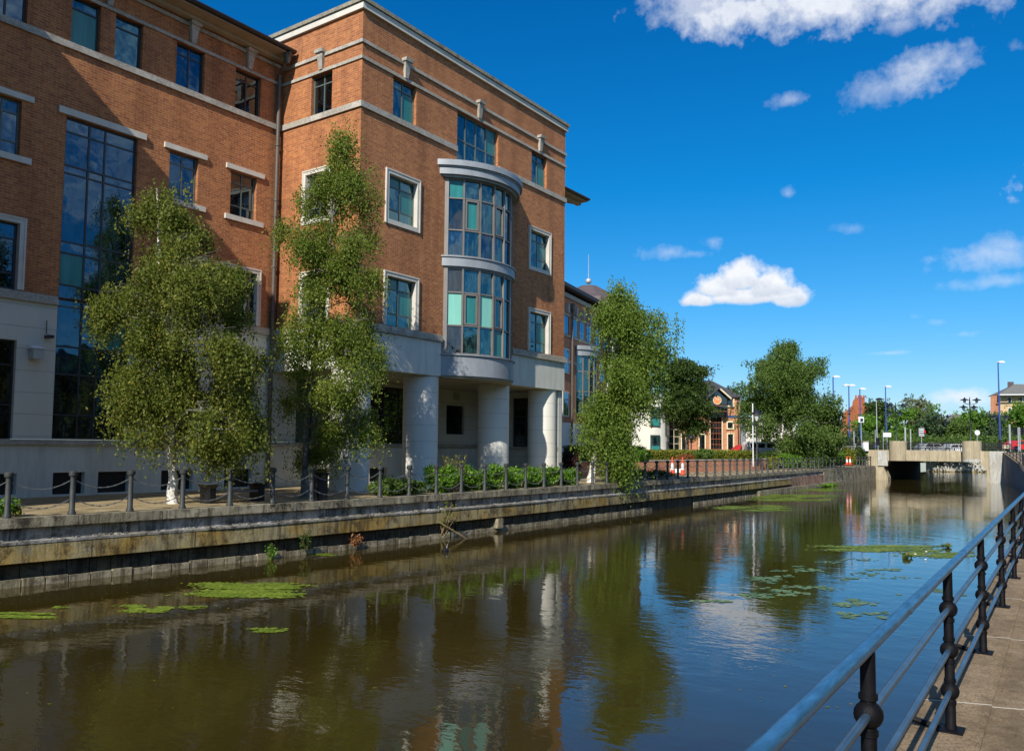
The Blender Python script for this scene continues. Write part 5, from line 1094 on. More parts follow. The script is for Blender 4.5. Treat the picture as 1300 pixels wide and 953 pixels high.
# bench and litter bin
q = onY(265, 600, 19.3); q2 = onY(327, 600, 19.3); bx, by = (q.x+q2.x)/2, 19.3; hw = (q2.x-q.x)/2
b_ = empty('bench', (bx, by, 1.4), 'low dark bench with blocky flared ends standing by the white trunked birch', 'bench')
for s in (-1, 1):
    m_ = MB(); x = bx+s*hw; m_.box(x-.09, x+.09, by-.22, by+.22, 1.4, 1.80); m_.add([(x-.09, by-.22, 1.8), (x+.09, by-.22, 1.8), (x+.09, by+.22, 1.8), (x-.09, by+.22, 1.8), (x-.15, by-.27, 1.90), (x+.15, by-.27, 1.90), (x+.15, by+.27, 1.90), (x-.15, by+.27, 1.90)], [(0, 3, 2, 1), (4, 5, 6, 7), (0, 1, 5, 4), (1, 2, 6, 5), (2, 3, 7, 6), (3, 0, 4, 7)]); m_.build('end_support', M['metal_dark'], b_)
for j in range(3): m_ = MB(); m_.box(bx-hw+.095, bx+hw-.095, by-.18+j*.13, by-.08+j*.13, 1.66, 1.72); m_.build('seat_slat', M['frame_grey'], b_)
q = onY(401.5, 610, 18.25); b_ = empty('litter_bin', (q.x, 18.1, 1.4), 'square dark litter bin next to the slender birch trunk', 'litter bin')
m_ = MB(); m_.box(q.x-.15, q.x+.17, 17.95, 18.27, 1.41, 2.05); m_.build('body', M['metal_dark'], b_)
m_ = MB(); m_.box(q.x-.18, q.x+.20, 17.92, 18.30, 2.12, 2.18); m_.box(q.x-.15, q.x-.11, 17.95, 17.99, 2.05, 2.12); m_.box(q.x+.13, q.x+.17, 17.95, 17.99, 2.05, 2.12); m_.box(q.x-.15, q.x-.11, 18.23, 18.27, 2.05, 2.12); m_.box(q.x+.13, q.x+.17, 18.23, 18.27, 2.05, 2.12); m_.build('lid', M['rail_black'], b_)
# road cones
def cone(px, D, label, h=.75, z=1.41):
    q = at(px, 600, D); x, y = q.x, q.y; r_ = empty('road_cone', (x, y, z), label, 'road cone', 'road cones')
    m_ = MB(); m_.box(x-.17, x+.17, y-.17, y+.17, z, z+.05); m_.build('base', M['cone_red'], r_)
    m_ = MB(); m_.lathe((x, y, z+.051), [(.13, 0), (.10, .22*h)], 14); m_.lathe((x, y, z+.051), [(.068, .60*h), (.03, .95*h)], 14); m_.build('cone_body', M['cone_red'], r_, smooth=True)
    m_ = MB(); m_.lathe((x, y, z+.051), [(.101, .221*h), (.069, .599*h)], 14); m_.build('reflective_sleeve', M['sign_white'], r_, smooth=True)
cone(853.5, 49.5, 'tall orange and white road cone by the brick wall, left of two', 1.05); cone(866.5, 49.5, 'tall orange and white road cone by the brick wall, right of two', 1.05)
cone(1075.5, 77, 'orange and white road cone, left of the pair near the bridge', .8, 1.6); cone(1079.5, 77, 'orange and white road cone, right of the pair near the bridge', .8, 1.6)
q = at(858, 604, 50); m_ = MB(); m_.obox((q.x, q.y, 1.62), rdir*.35, vdir*.05, Vector((0, 0, .12))); tag(m_.build('barrier_board', M['sign_white']), 'low white board standing between the two tall road cones', 'barrier')

# ------------------------------------------------------------------ bridge
br = empty('bridge', (90, 10, 0), 'tan ribbed concrete road bridge with squat round ended piers over the canal', 'bridge')
XB = 90.0
m_ = MB(); m_.box(XB, XB+.5, 10.35, 15.3, 1.96, 3.02); 
bm_ = m_.build('parapet_beam', M['bridge'], br)
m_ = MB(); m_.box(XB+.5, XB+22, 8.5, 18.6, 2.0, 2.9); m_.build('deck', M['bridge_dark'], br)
def stadium(cy, hw, x0, x1, n=10):
    P = [(x1, cy-hw), (x1, cy+hw)]
    for i in range(n+1): a = math.pi/2+math.pi*i/n; P.append((x0+hw*.75+math.cos(a)*hw*.75, cy+math.sin(a)*hw))
    return P
m_ = MB(); m_.prism(stadium(15.95, .78, XB-.55, XB+.9), 1.95, 3.92); m_.build('left_pier_head', M['bridge'], br, smooth=True)
m_ = MB(); m_.prism(stadium(9.45, .80, XB-.55, XB+.9), 2.25, 3.95); m_.build('right_pier_head', M['bridge'], br, smooth=True)
m_ = MB(); m_.prism(stadium(9.45, .80, XB-.54, XB+.9), 1.95, 2.249); m_.build('right_pier_base', M['bridge_grey'], br, smooth=True)
# abutments with corbelled edges towards the opening
m_ = MB(); m_.extr([(XB-.1, 19.2, -.5), (XB-.1, 19.2, 3.0), (XB-.1, 16.74, 3.0), (XB-.1, 16.74, 2.0), (XB-.1, 17.25, 1.2), (XB-.1, 16.9, .3), (XB-.1, 16.9, -.5)], (0, 0, 0), (1.5, 0, 0)); m_.build('left_abutment', M['bridge'], br)
m_ = MB(); m_.extr([(XB-.1, 7.95, -.5), (XB-.1, 7.95, 3.0), (XB-.1, 8.66, 3.0), (XB-.1, 8.9, 2.0), (XB-.1, 8.2, 1.2), (XB-.1, 8.2, -.5)], (0, 0, 0), (1.5, 0, 0)); m_.build('right_abutment', M['bridge'], br)
m_ = MB(); m_.extr([(XB-.12, 6.5, -.5), (XB-.12, 6.5, 3.0), (XB-.12, 7.949, 3.0), (XB-.12, 7.949, -.5)], (0, 0, 0), (1.5, 0, 0)); m_.build('pale_panel', M['bridge_grey'], br)
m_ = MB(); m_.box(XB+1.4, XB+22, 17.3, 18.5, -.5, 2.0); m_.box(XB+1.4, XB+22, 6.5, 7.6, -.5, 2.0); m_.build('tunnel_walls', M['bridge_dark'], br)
m_ = MB(); m_.box(XB-.09, XB+.3, 17.85, 18.35, 1.404, 3.0); m_.build('brick_pier', M['brick_far'], br)
m_ = MB(); m_.box(XB-.25, XB-.11, 16.85, 17.8, 1.42, 2.9); m_.build('grey_panel', M['bridge_grey'], br)
# light wall of the bend beyond the bridge, with dark scrawls
fw = empty('canal_bend_wall', (139, 16, 0), 'sunlit white canal wall beyond the bridge with black scrawled graffiti', 'wall')
a0, a1 = onZ(1180, 597, 0), onZ(1275, 597.5, 0); a0 = at(1180, 597, 118); a1 = at(1280, 597, 118)
m_ = MB(); P = [Vector((a0.x, a0.y, -.5)), Vector((a1.x, a1.y, -.5)), Vector((a1.x, a1.y, 2.9)), Vector((a0.x, a0.y, 2.9))]; m_.extr(P, (0, 0, 0), vdir*1.0); m_.build('wall', M['bridge_grey'], fw)
m_ = MB(); P = [Vector((a0.x, a0.y, -.5)), Vector((a1.x, a1.y, -.5)), Vector((a1.x, a1.y, .12)), Vector((a0.x, a0.y, .12))]; m_.extr(P, vdir*-.1, vdir*-.001); m_.build('footing', M['quay_beam'], fw)
m_ = MB(); random.seed(11)
for (x0, w) in ((1188, 5), (1193, 4), (1201, 9), (1214, 4), (1224, 5), (1229, 4)):
    pts = [at(x0+w*i/7, random.uniform(586.5, 591), 117.9) for i in range(8)]; m_.tube(pts, .04, 4)
m_.build('graffiti', M['frame_dark'], fw)
# bridge railings
rl = empty('bridge_railing', (90.3, 12, 3), 'dark metal railing along the edge of the road bridge', 'railing')
def rail_run(root, pts, h, zf, n_rails, post, r=.03, bars=None, mat='metal_dark', post_r=.035):
    for i in range(len(pts)):
        x, y = pts[i]; z = zf(x, y); m_ = MB(); m_.tube([(x, y, z), (x, y, z+h)], post_r, 6); m_.build('post', M[mat], root)
    for k in range(n_rails):
        m_ = MB(); m_.tube([(x, y, zf(x, y)+h*(k+1)/n_rails-.02) for x, y in pts], r, 6); m_.build('rail', M[mat], root)
    if bars:
        m_ = MB()
        for (x0, y0), (x1, y1) in zip(pts, pts[1:]):
            L = math.hypot(x1-x0, y1-y0); n = int(L/bars)
            for i in range(1, n): t = i/n; x, y = x0+(x1-x0)*t, y0+(y1-y0)*t; z = zf(x, y); m_.box(x-.012, x+.012, y-.012, y+.012, z+.08, z+h-.05)
        m_.build('bars', M[mat], root)
rail_run(rl, [(90.35, 10.4), (90.35, 11.6), (90.35, 12.85), (90.35, 14.1), (90.35, 15.1)], .72, lambda x, y: 3.02, 3, None, bars=.11)
rl = empty('bridge_railing', (90.3, 7.6, 3), 'dark railing between the right bridge pier and the bank', 'railing')
rail_run(rl, [(90.35, 8.55), (90.35, 7.3), (90.35, 6.2)], .72, lambda x, y: 3.0, 3, None, bars=.11)
rl = empty('bridge_railing', (91, 17.5, 3), 'dark railing left of the left bridge pier', 'railing')
rail_run(rl, [(90.6, 16.8), (90.8, 18.4), (91, 20), (91.2, 22)], .8, lambda x, y: 2.98, 3, None, bars=.11)
rl = empty('road_railing', (97, 24, 3), 'grey guard railing along the road left of the white pillar', 'railing')
P = [at(x, 576, 92) for x in (1030, 1042, 1055, 1068, 1081, 1093)]
rail_run(rl, [(p.x, p.y) for p in P], 1.0, lambda x, y: 2.4, 2, None, bars=.13, mat='lamp_grey')
rl = empty('bridge_railing', (111, 12, 3), 'dark railing on the far side of the road bridge', 'railing')
rail_run(rl, [(111, y) for y in (2, 5, 8, 11, 14, 17, 20, 23, 26)], 1.0, lambda x, y: 2.98, 3, None, bars=.2)
rl = empty('bank_railing', (80, 4.5, 2), 'dark railing on the curving right bank wall by the bridge', 'railing')
P = [(x, ry(x)-.2) for x in (58, 61.5, 64.5, 67, 69.5, 72, 74.5, 77, 79, 81, 83, 85, 87, 89)]
rail_run(rl, P, 1.0, lambda x, y: rz_(x), 3, None, bars=None, r=.025)
# white pillar left of the bridge
q = at(1098.5, 573, 84); r_ = empty('white_pillar', (q.x, q.y, 2.9), 'short white rectangular pillar box on the wall left of the bridge', 'pillar')
m_ = MB(); m_.obox((q.x, q.y, 3.35), rdir*.26, vdir*.2, Vector((0, 0, .45))); m_.build('body', M['sign_white'], r_); m_ = MB(); m_.obox((q.x, q.y, 3.84), rdir*.30, vdir*.24, Vector((0, 0, .035))); m_.build('cap', M['stone'], r_)

# ------------------------------------------------------------------ near railing on the right bank
nr = empty('path_railing', (5.5, .8, 1.3), 'blue topped black iron railing with ball jointed posts along the near path', 'railing')
HR = .98
xp = [.8, 3.28, 5.72, 8.05, 10.52, 12.98]
while xp[-1] < 46: xp.append(xp[-1]+2.45)
def ypath(x): return .63+.0205*x if x < 24 else .63+.0205*24+(ry(x)-ry(24))
for x in xp:
    y = ypath(x); m_ = MB(); m_.lathe((x, y, 1.28), [(.034, 0), (.034, .06), (.030, .07), (.027, HR-.0)], 10); ps = m_.build('post', M['rail_black'], nr, smooth=True)
    for k in (1, 2, 3):
        m_ = MB(); z = 1.3+HR*(1-k/4); pr = [(max(.002, .052*math.cos(R(a))), .052*math.sin(R(a))) for a in range(-90, 91, 18)]; m_.lathe((x, y, z), pr, 14); m_.lathe((x, y, z-.075), [(.034, 0), (.034, .02)], 10); m_.lathe((x, y, z+.055), [(.034, 0), (.034, .02)], 10); m_.build('ball_joint', M['rail_black'], ps, smooth=True)
    if x < 20:
        m_ = MB(); m_.tube([(x, y+.05, 1.31), (x-.05, y+.22, 1.36)], .02, 6); m_.box(x-.07, x+.07, y-.07, y+.07, 1.302, 1.325); m_.build('foot', M['rail_black'], ps)
xr = [xp[0]-.8]+[x for x in xp]
m_ = MB(); m_.tube([(x, ypath(x), 1.3+HR-.005) for x in xr], .0265, 14); m_.build('top_rail', M['rail_blue'], nr, smooth=True)
for x in xp[1:8]:
    m_ = MB(); m_.tube([(x+.9, ypath(x+.9), 1.3+HR-.005), (x+.95, ypath(x+.95), 1.3+HR-.005)], .0285, 14); m_.build('rail_joint', M['rail_blue'], nr, smooth=True)
for k in (1, 2, 3): m_ = MB(); z = 1.3+HR*(1-k/4); m_.tube([(x, ypath(x), z) for x in xr], .0165, 10); m_.build('lower_rail', M['rail_dull'], nr, smooth=True)

# ------------------------------------------------------------------ lamps, signs, vehicles
def lamp(px, pytop, D, gz, label, head=1, mat='lamp_blue', hmat='lamp_white', r=.09, dark_to=None):
    top = at(px, pytop, D); x, y = top.x, top.y; r_ = empty('street_lamp', (x, y, gz), label, 'street lamp', None)
    m_ = MB(); m_.tube([(x, y, gz), (x, y, gz+1.4)], r*1.5, 10); m_.build('base', M['metal_dark'], r_, smooth=True); m_ = MB(); m_.tube([(x, y, gz+1.4), (x, y, top.z-.1)], [r*1.05, r*.7], 10); m_.build('column', M[mat], r_, smooth=True)
    for s in ([1] if head == 1 else [-1, 1]):
        c = Vector((x, y, top.z))+rdir*(s*.55); m_ = MB(); m_.tube([(x, y, top.z-.12), tuple(Vector((x, y, top.z-.06))+rdir*s*.3)], .04, 6); m_.build('arm', M[mat], r_)
        m_ = MB(); P = [(-.42, -.05), (-.35, .08), (0, .16), (.35, .08), (.5, -.02), (.3, -.08), (-.3, -.1)]; m_.extr([Vector((c.x, c.y, c.z))-rdir*s*(.2)+rdir*u*(.9)+Vector((0, 0, v)) for u, v in P], vdir*-.17, vdir*.17); m_.build('lamp_head', M[hmat], r_)
lamp(1267, 459.5, 97, 2.95, 'tallest blue lamp column near the right edge with single white head')
lamp(1057.5, 478, 96, 2.6, 'blue lamp column rising behind the right edge of the large birch')
lamp(1077.5, 489, 104, 2.95, 'double headed blue lamp column left of the red gable', 2); lamp(1091.5, 493.5, 108, 2.95, 'blue lamp column standing in front of the red gable chimney')
lamp(1124, 490.5, 112, 2.95, 'slim blue lamp column left of the first lantern post'); lamp(1112.5, 506.5, 100, 2.95, 'thin grey lamp column with dark flat head right of the red gable', 1, 'lamp_grey', 'metal_dark', .06)
def lantern_post(px, pytop, pyb, D, label, tiers=2):
    t = at(px, pytop, D); b = at(px, pyb, D); x, y = t.x, t.y; gz = 2.95; r_ = empty('lantern_post', (x, y, gz), label, 'lantern post', 'black lantern posts on the road'); s = 1.0
    m_ = MB(); m_.lathe((x, y, gz), [(.16, 0), (.16, .8), (.08, .9), (.06, t.z-gz-.5), (.09, t.z-gz-.45), (.03, t.z-gz+.3)], 10); m_.build('column', M['metal_dark'], r_, smooth=True)
    for sd_ in (-1, 1):
        for k in range(tiers):
            c = Vector((x, y, t.z-.1-k*.85))+rdir*sd_*(.72-.10*k)+vdir*(.25 if k else -.2)
            m_ = MB(); m_.tube([(x, y, c.z-.5), tuple(Vector((c.x, c.y, c.z-.38)))], .035, 6); arm = m_.build('arm', M['metal_dark'], r_)
            m_ = MB(); m_.lathe((c.x, c.y, c.z), [(.50, 0), (.44, .07), (.12, .18), (.03, .34)], 12); m_.build('shade', M['metal_dark'], r_, smooth=True)
            m_ = MB(); m_.lathe((c.x, c.y, c.z-.34), [(.06, 0), (.15, .12), (.17, .335)], 12); m_.build('lantern_glass', M['lamp_white'], r_, smooth=True)
lantern_post(1137, 514, 563, 98, 'black lantern post left of the grey willow tree'); lantern_post(1231, 507, 562, 98, 'black lantern post rising behind the right bridge pier'); lantern_post(1195.5, 528, 562, 116, 'smaller black lantern post between the two bridge piers')
lantern_post(1268.5, 528, 562, 99, 'black lantern post standing beside the tallest blue lamp column', 1)
def lantern(px, py, pyb, D, gz, label, hs_=1.0):
    t = at(px, py, D); x, y = t.x, t.y; r_ = empty('park_lantern', (x, y, gz), label, 'lantern'); m_ = MB(); m_.lathe((x, y, gz), [(.12, 0), (.12, .5), (.055, .6), (.045, t.z-gz-.4)], 10); m_.build('column', M['metal_dark'], r_, smooth=True)
    m_ = MB(); m_.lathe((x, y, t.z-.4), [(.06, 0), (.2*hs_, .36*hs_)], 10); m_.build('lantern_glass', M['lamp_white'] if hs_ > 1.1 else M['glass_dark'], r_, smooth=True); m_ = MB(); m_.lathe((x, y, t.z-.4+.361*hs_), [(.3*hs_, 0), (.26*hs_, .1), (.05, .3*hs_)], 12); m_.build('lantern_hood', M['metal_dark'], r_, smooth=True)
lantern(960.5, 527, 592, 58, 1.8, 'black lantern on slim post in front of the left side of the large birch', 1.25); lantern(877.5, 555, 582, 66, 2.0, 'small black lantern between the maple tree and the clipped hedge')
t = at(955.5, 512, 59); m_ = MB(); m_.tube([(t.x, t.y, 1.75), (t.x, t.y, t.z)], .042, 8); tag(m_.build('white_pole', M['sign_white']), 'tall plain white pole next to the black lantern by the large birch', 'pole')
def sign(px, pyb, D, gz, w, h, ptop, label, mat='sign_white', shape='rect', pole=.035, back=None, cat='road sign'):
    t = at(px, ptop, D); x, y = t.x, t.y; r_ = empty('road_sign', (x, y, gz), label, cat); m_ = MB(); m_.tube([(x, y, gz), (x, y, t.z)], pole, 8); m_.build('pole', M['lamp_grey'], r_)
    if w:
        c = at(px, pyb, D)-vdir*.06; k = D/F_PX; m_ = MB()
        if shape == 'rect': m_.obox(c, rdir*w/2*k, vdir*.02, Vector((0, 0, h/2*k)))
        else:
            P = [c+rdir*(w/2*k*math.cos(a))+Vector((0, 0, w/2*k*math.sin(a))) for a in [2*math.pi*i/20 for i in range(20)]]; m_.extr(P, vdir*-.02, vdir*.02)
        m_.build('plate', M[mat], r_)
    return r_, (x, y)
sign(1121, 551.8, 94, 2.95, 0, 0, 546, 'plain pole carrying nothing, beside the white direction sign'); sign(1126, 551.8, 94, 2.95, 10, 5.5, 549, 'white rectangular direction sign left of the left bridge pier')
sign(1149, 0, 93, 2.95, 0, 0, 542, 'thick pale grey post behind the left bridge pier', pole=.10, cat='post'); sign(1155.8, 0, 94, 2.95, 0, 0, 544.5, 'thin pale grey post right of the thick one', pole=.07, cat='post')
r_, (x, y) = sign(1169.5, 548.5, 94, 2.95, 7, 10.5, 543, 'grey backed rectangular road sign in the middle of the bridge', 'lamp_grey'); m_ = MB(); c = at(1174, 548, 93.8); m_.obox(c, rdir*.09, vdir*.03, Vector((0, 0, .14))); m_.build('red_reflector', M['red'], r_)
m_ = MB(); c = at(1169.5, 546, 93.9)-vdir*.05; m_.obox(c-vdir*.04, rdir*.22, vdir*.005, Vector((0, 0, .03))); m_.obox(c-vdir*.04+Vector((0, 0, -.2)), rdir*.22, vdir*.005, Vector((0, 0, .03))); m_.build('plate_bars', M['sign_white'], r_)
sign(1240.3, 549, 93, 2.95, 6.6, 0, 549, 'round white faced sign on a thin pole above the right bridge pier', shape='round')
sign(1281.5, 0, 90, 2.95, 0, 0, 538.5, 'tall pale grey post at the top of the right bank railing', pole=.10, cat='post'); 
def traffic_light(px, py, D, label, pole_px=None, gz=2.95):
    c = at(px, py, D); r_ = empty('traffic_light', (c.x, c.y, gz), label, 'traffic light'); q = at(pole_px or px, py, D); m_ = MB(); m_.tube([(q.x, q.y, gz), (q.x, q.y, at(px, py-5, D).z)], .06, 8); m_.build('pole', M['lamp_grey'], r_)
    m_ = MB(); m_.obox(c, rdir*.17, vdir*.12, Vector((0, 0, .42))); hd_ = m_.build('signal_head', M['metal_dark'], r_)
    for k in (-1, 0, 1): m_ = MB(); m_.obox(c+Vector((0, 0, .27*k+.1))-vdir*.18, rdir*.11, vdir*.055, Vector((0, 0, .02))); m_.build('visor', M['metal_dark'], hd_)
traffic_light(1289, 547, 90, 'black traffic signal left of the pole near the right edge', 1292.5); traffic_light(1297, 547.5, 90.5, 'black traffic signal right of the pole at the right edge', 1294.5)
traffic_light(1114.5, 560, 96, 'dark traffic signal left of the bridge under the grey lamp column'); traffic_light(1086, 558, 100, 'dark traffic signal left of the white pillar')
sign(1111, 566, 93, 2.95, 3, 3, 545, 'small blue and white plate on a grey post left of the bridge', 'lamp_blue'); sign(1093, 532.5, 102, 2.95, 7, 7, 528, 'white square sign with dark symbol before the red gable')
m_ = MB(); c = at(1093.5, 532.5, 101.9)-vdir*.12; m_.obox(c, rdir*.17, vdir*.01, Vector((0, 0, .15))); tag(m_.build('sign_symbol', M['frame_dark'], bpy.data.objects['road_sign.008'] if 'road_sign.008' in bpy.data.objects else None))
sign(1084, 0, 98, 2.95, 0, 0, 547, 'pale traffic post with no plate left of the white pillar', pole=.06, cat='post')

def vehicle(name, label, cat, px, pyb, D, L, H, prof, glasspolys, mat, wheel_x=(.2, .8), wr=.33, face=1, W=1.75, roofbar=False, lights=True):
    b = at(px, pyb, D); r_ = empty(name, (b.x, b.y, b.z), label, cat); O = Vector((b.x, b.y, b.z)); d = rdir*face
    def P(u, v, off=0): return O+d*((u-.5)*L)+Vector((0, 0, v*H))+vdir*off
    m_ = MB(); m_.extr([P(u, v) for u, v in prof], vdir*0, vdir*W); bd = m_.build('body', mat, r_)
    for g in glasspolys: m_ = MB(); m_.extr([P(u, v) for u, v in g], vdir*-.012, vdir*-.002); m_.build('side_window', M['glass_dark'], r_)
    for u in wheel_x:
        for off in (-.01, W-.19):
            w = MB(); P0 = [P(u, 0)+Vector((0, 0, wr))+d*(wr*math.cos(a))+Vector((0, 0, wr*math.sin(a)-0)) for a in [2*math.pi*i/18 for i in range(18)]]; w.extr(P0, vdir*(off-.02), vdir*(off+.2)); wh = w.build('wheel', M['tyre'], r_)
            w = MB(); P0 = [P(u, 0)+Vector((0, 0, wr))+d*(wr*.58*math.cos(a))+Vector((0, 0, wr*.58*math.sin(a))) for a in [2*math.pi*i/14 for i in range(14)]]; w.extr(P0, vdir*(off-.035), vdir*(off-.021)); w.build('rim', M['lamp_grey'], wh)
    if lights:
        m_ = MB(); m_.obox(P(.985, .38)-vdir*.002, d*.05, vdir*.03, Vector((0, 0, .1))); m_.build('headlight', M['sign_white'], r_); m_ = MB(); m_.obox(P(.012, .42)-vdir*.002, d*.03, vdir*.03, Vector((0, 0, .14))); m_.build('tail_light', M['red'], r_)
    m_ = MB(); m_.extr([P(.02, .12), P(.98, .12), P(.98, .2), P(.02, .2)], vdir*-.03, vdir*-.003); m_.build('side_trim', M['frame_dark'], r_)
    return r_
van = [(0, .12), (0, .80), (.03, .97), (.08, 1), (.62, 1), (.70, .95), (.84, .60), (.97, .48), (1, .38), (1, .14)]
vehicle('van', 'white van parked behind the hedge beside the pale building', 'van', 973, 578.5, 76, 3.5, 1.30, van, [[(.08, .58), (.08, .88), (.24, .88), (.24, .58)], [(.29, .58), (.29, .88), (.46, .88), (.46, .58)], [(.52, .58), (.52, .88), (.66, .88), (.79, .60)]], M['van_white'])
carp = [(0, .18), (0, .55), (.05, .66), (.18, .97), (.26, 1), (.56, 1), (.70, .68), (.93, .58), (1, .42), (1, .18)]
cgl = [[(.14, .66), (.22, .92), (.38, .93), (.38, .66)], [(.41, .66), (.41, .93), (.55, .93), (.65, .66)]]
vehicle('car', 'red car partly hidden left of the white van', 'car', 955, 578.5, 79, 3.3, 1.05, carp, cgl, M['red'])
vehicle('car', 'red car on the road at the right edge of the photo', 'car', 1306, 573, 93, 3.9, 1.25, carp, cgl, M['red'])
vehicle('car', 'silver car behind the railing in the middle of the bridge', 'car', 1190, 574.5, 100, 4.0, 1.15, carp, cgl, M['lamp_grey']); vehicle('car', 'white car behind the bridge railing close to the right pier', 'car', 1222, 575.5, 101, 4.0, 1.15, carp, cgl, M['van_white'])

# ------------------------------------------------------------------ floating weed, lily pads and a duck-like bird
def patch(name, label, px, py, a, b, n, size, mat, cat, lobes=5, stuff=False, up=0, seed=1, thin=.012):
    """leaves lying on the water inside an irregular patch; a,b in pixels at that place"""
    c = onZ(px, py, 0); ex = onZ(px+a, py, 0)-c; ey = onZ(px, py-b, 0)-c; g = np.random.default_rng(seed)
    if mat is M['algae']: lobes = lobes*3; n = int(n*.8)
    C = g.uniform(-.85, .85, (lobes, 2))*np.array([1, .75]); S = g.uniform(.12, .42, lobes) if mat is M['algae'] else g.uniform(.25, .5, lobes); idx = g.integers(lobes, size=n); uv = C[idx]+g.normal(size=(n, 2))*S[idx][:, None]*np.array([.62, .30])
    P = np.array(c)+uv[:, :1]*np.array(ex)+uv[:, 1:]*np.array(ey); P[:, 2] = g.uniform(.004, thin, n)
    m = 7; th = np.linspace(0, 2*np.pi, m, endpoint=False); rr = size*g.uniform(.5, 1.3, n); V = np.empty((n, m, 3)); ph = g.uniform(0, 6.28, n)
    for k in range(m):
        r = rr*g.uniform(.75, 1.1, n)*(0.35 if (k == 0 and mat is M['lily']) else 1); V[:, k, 0] = P[:, 0]+r*np.cos(th[k]+ph)*1.2; V[:, k, 1] = P[:, 1]+r*np.sin(th[k]+ph); V[:, k, 2] = P[:, 2]+up*g.uniform(0, 1, n)
    me = bpy.data.meshes.new(name); me.from_pydata([tuple(v) for v in V.reshape(-1, 3)], [], [tuple(range(i*m, i*m+m)) for i in range(n)]); me.materials.append(mat); o = bpy.data.objects.new(name, me); col.objects.link(o)
    return tag(o, label, cat, kind='stuff' if stuff else None)
A_ = M['algae']; Ly = M['lily']
patch('weed_mat', 'long bright green mat of floating weed below the litter bin', 325, 744, 62, 5.5, 5200, .035, A_, 'floating weed', 9, True, seed=3)
patch('weed_mat', 'right hand streak of the bright green floating weed near the slender birch reflection', 300, 754, 70, 7, 3600, .035, A_, 'floating weed', 8, True, seed=4)
patch('weed_mat', 'green floating weed at the left edge of the canal', 20, 781, 46, 4.5, 2600, .03, A_, 'floating weed', 5, True, seed=5)
patch('weed_mat', 'small patch of floating weed with stalks below the first bollards', 190, 773, 28, 7, 1300, .028, A_, 'floating weed', 5, True, seed=6)
patch('weed_mat', 'tiny weed patch right of the white trunk reflection', 343, 800, 22, 4, 600, .025, A_, 'floating weed', 4, True, seed=7); patch('weed_mat', 'tiny weed patch between the two left weed mats', 76, 771, 10, 2, 260, .025, A_, 'floating weed', 2, True, seed=8)
patch('weed_mat', 'tiny weed streak beside the long green mat', 245, 771, 14, 3, 300, .025, A_, 'floating weed', 3, True, seed=9)
patch('weed_mat', 'thin weed streak at the foot of the quay wall left of the dry branch', 405, 704, 20, 2, 400, .03, A_, 'floating weed', 3, True, seed=10)
patch('weed_mat', 'broad green weed mat on the far water below the quay fence', 1010, 632, 52, 6, 6500, .07, A_, 'floating weed', 9, True, seed=12); patch('weed_mat', 'second far weed mat close to the quay wall', 955, 645, 40, 4.5, 4200, .06, A_, 'floating weed', 6, True, seed=13)
patch('weed_mat', 'far weed streak in front of the water plants', 1030, 622, 40, 2.5, 3000, .08, A_, 'floating weed', 5, True, seed=14)
patch('weed_mat', 'yellow green weed mat in open water left of the near railing', 1130, 696, 72, 5.5, 4600, .05, A_, 'floating weed', 9, True, seed=15); patch('weed_mat', 'trailing end of the weed mat nearest the railing', 1190, 704, 44, 5, 1800, .045, A_, 'floating weed', 6, True, seed=16)
for i, (px, py, a, b, n, lb) in enumerate(((985, 735, 34, 7, 60, 'lily leaves scattered in the reflection of the large birch'), (1010, 722, 30, 5, 46, 'upper group of lily leaves in the birch reflection'), (975, 755, 40, 9, 70, 'lower group of lily leaves in the birch reflection'), (1020, 745, 40, 8, 50, 'lily leaves at the right edge of the birch reflection'),
        (905, 764, 20, 3, 22, 'few lily leaves left of the birch reflection'), (1110, 728, 40, 9, 70, 'lily leaves in open water below the yellow green mat'), (1080, 765, 30, 8, 46, 'lily leaves beside the large birch reflection edge'), (1095, 780, 34, 6, 40, 'nearest lily leaves in open water'), (1180, 750, 40, 7, 26, 'few lily leaves close to the near railing'), (1075, 712, 40, 6, 34, 'small lily leaves left of the yellow green mat'))):
    patch('lily_pads', lb, px, py, a, b, int(n*1.2), .075, Ly, 'lily pads', 6, True, seed=30+i, thin=.01)
dpts = []
for i in range(520):
    px, py = random.uniform(-20, 1200), random.uniform(640, 900)
    if random.random() < .6: px, py = random.choice([(300, 750), (190, 775), (20, 783), (960, 650), (1010, 640), (1130, 700), (1000, 745), (1090, 760)]); px += random.gauss(0, 60); py += random.gauss(0, 14)
    c = onZ(px, max(py, 625), 0)
    if qy(c.x)-.4 > c.y > 1.6: dpts.append((c.x, c.y))
m_ = MB()
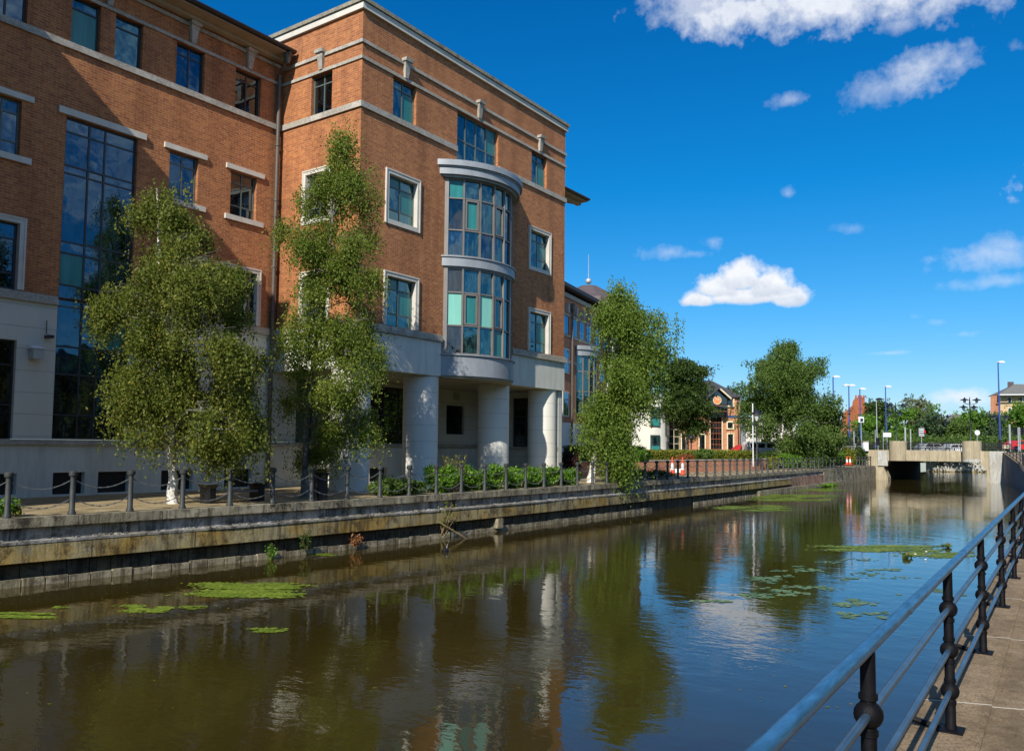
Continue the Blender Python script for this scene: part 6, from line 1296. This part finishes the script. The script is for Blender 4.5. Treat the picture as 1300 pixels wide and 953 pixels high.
for x, y in dpts:
    s = random.uniform(.012, .035); a = random.uniform(0, 6.28); m_.add([(x+s*math.cos(a+k*2.1)*random.uniform(.6, 1.2), y+s*math.sin(a+k*2.1)*random.uniform(.6, 1.2), .006) for k in range(3)], [(0, 1, 2)])
tag(m_.build('floating_leaves', M['leaf_yellow']), 'fallen leaves and scraps scattered over the canal surface', 'fallen leaves', kind='stuff')
for px, py, lb in ((1152, 708, 'raised dark green lily clump at the edge of the yellow green mat'), (1203, 695, 'raised green lily clump closer to the railing')):
    c = onZ(px, py, 0); shrub('lily_clump', lb, (c.x, c.y, 0), .13, .13, .07, 90, .09, M['leaf_mid'])
for px, py, lb in ((1162, 704, 'white flower at the left on the yellow green weed mat'), (1175, 711, 'white flower at the lower edge of the yellow green weed mat'), (1176, 701, 'white flower nearest the railing on the weed mat')):
    c = onZ(px, py, 0); m_ = MB(); m_.lathe((c.x, c.y, .01), [(.012, 0), (.035, .012), (.02, .03)], 7); tag(m_.build('water_lily_flower', M['sign_white']), lb, 'flower')
c = onZ(565, 700, 0); m_ = MB(); m_.lathe((c.x, c.y, 0), [(.02, -.05), (.10, 0), (.11, .05), (.05, .10)], 10)
m_.tube([(c.x+.07, c.y, .07), (c.x+.1, c.y, .16)], [.03, .025], 8); m_.lathe((c.x+.11, c.y, .15), [(.02, 0), (.035, .03), (.02, .06)], 8); m_.tube([(c.x+.14, c.y, .18), (c.x+.19, c.y, .175)], [.012, .006], 6)
tag(m_.build('moorhen', M['metal_dark'], smooth=True), 'small dark water bird swimming below the dry branch', 'bird')
c = onZ(647, 668, .2); m_ = MB(); m_.box(c.x-.15, c.x+.15, qy(c.x)-.28, qy(c.x)-.01, .12, .45); tag(m_.build('outfall_block', M['quay_foot']), 'small square stone block projecting from the quay wall foot', 'block')
q = at(1104, 588, 85)
for px, lb in ((1277, 'yellow and white hose reel box where the right bank meets the bridge'),):
    c = at(px, 567, 88); m_ = MB(); m_.obox(c, rdir*.28, vdir*.15, Vector((0, 0, .18))); tag(m_.build('utility_box', M['trim_cream']), lb.replace('hose reel ', ''), 'box')
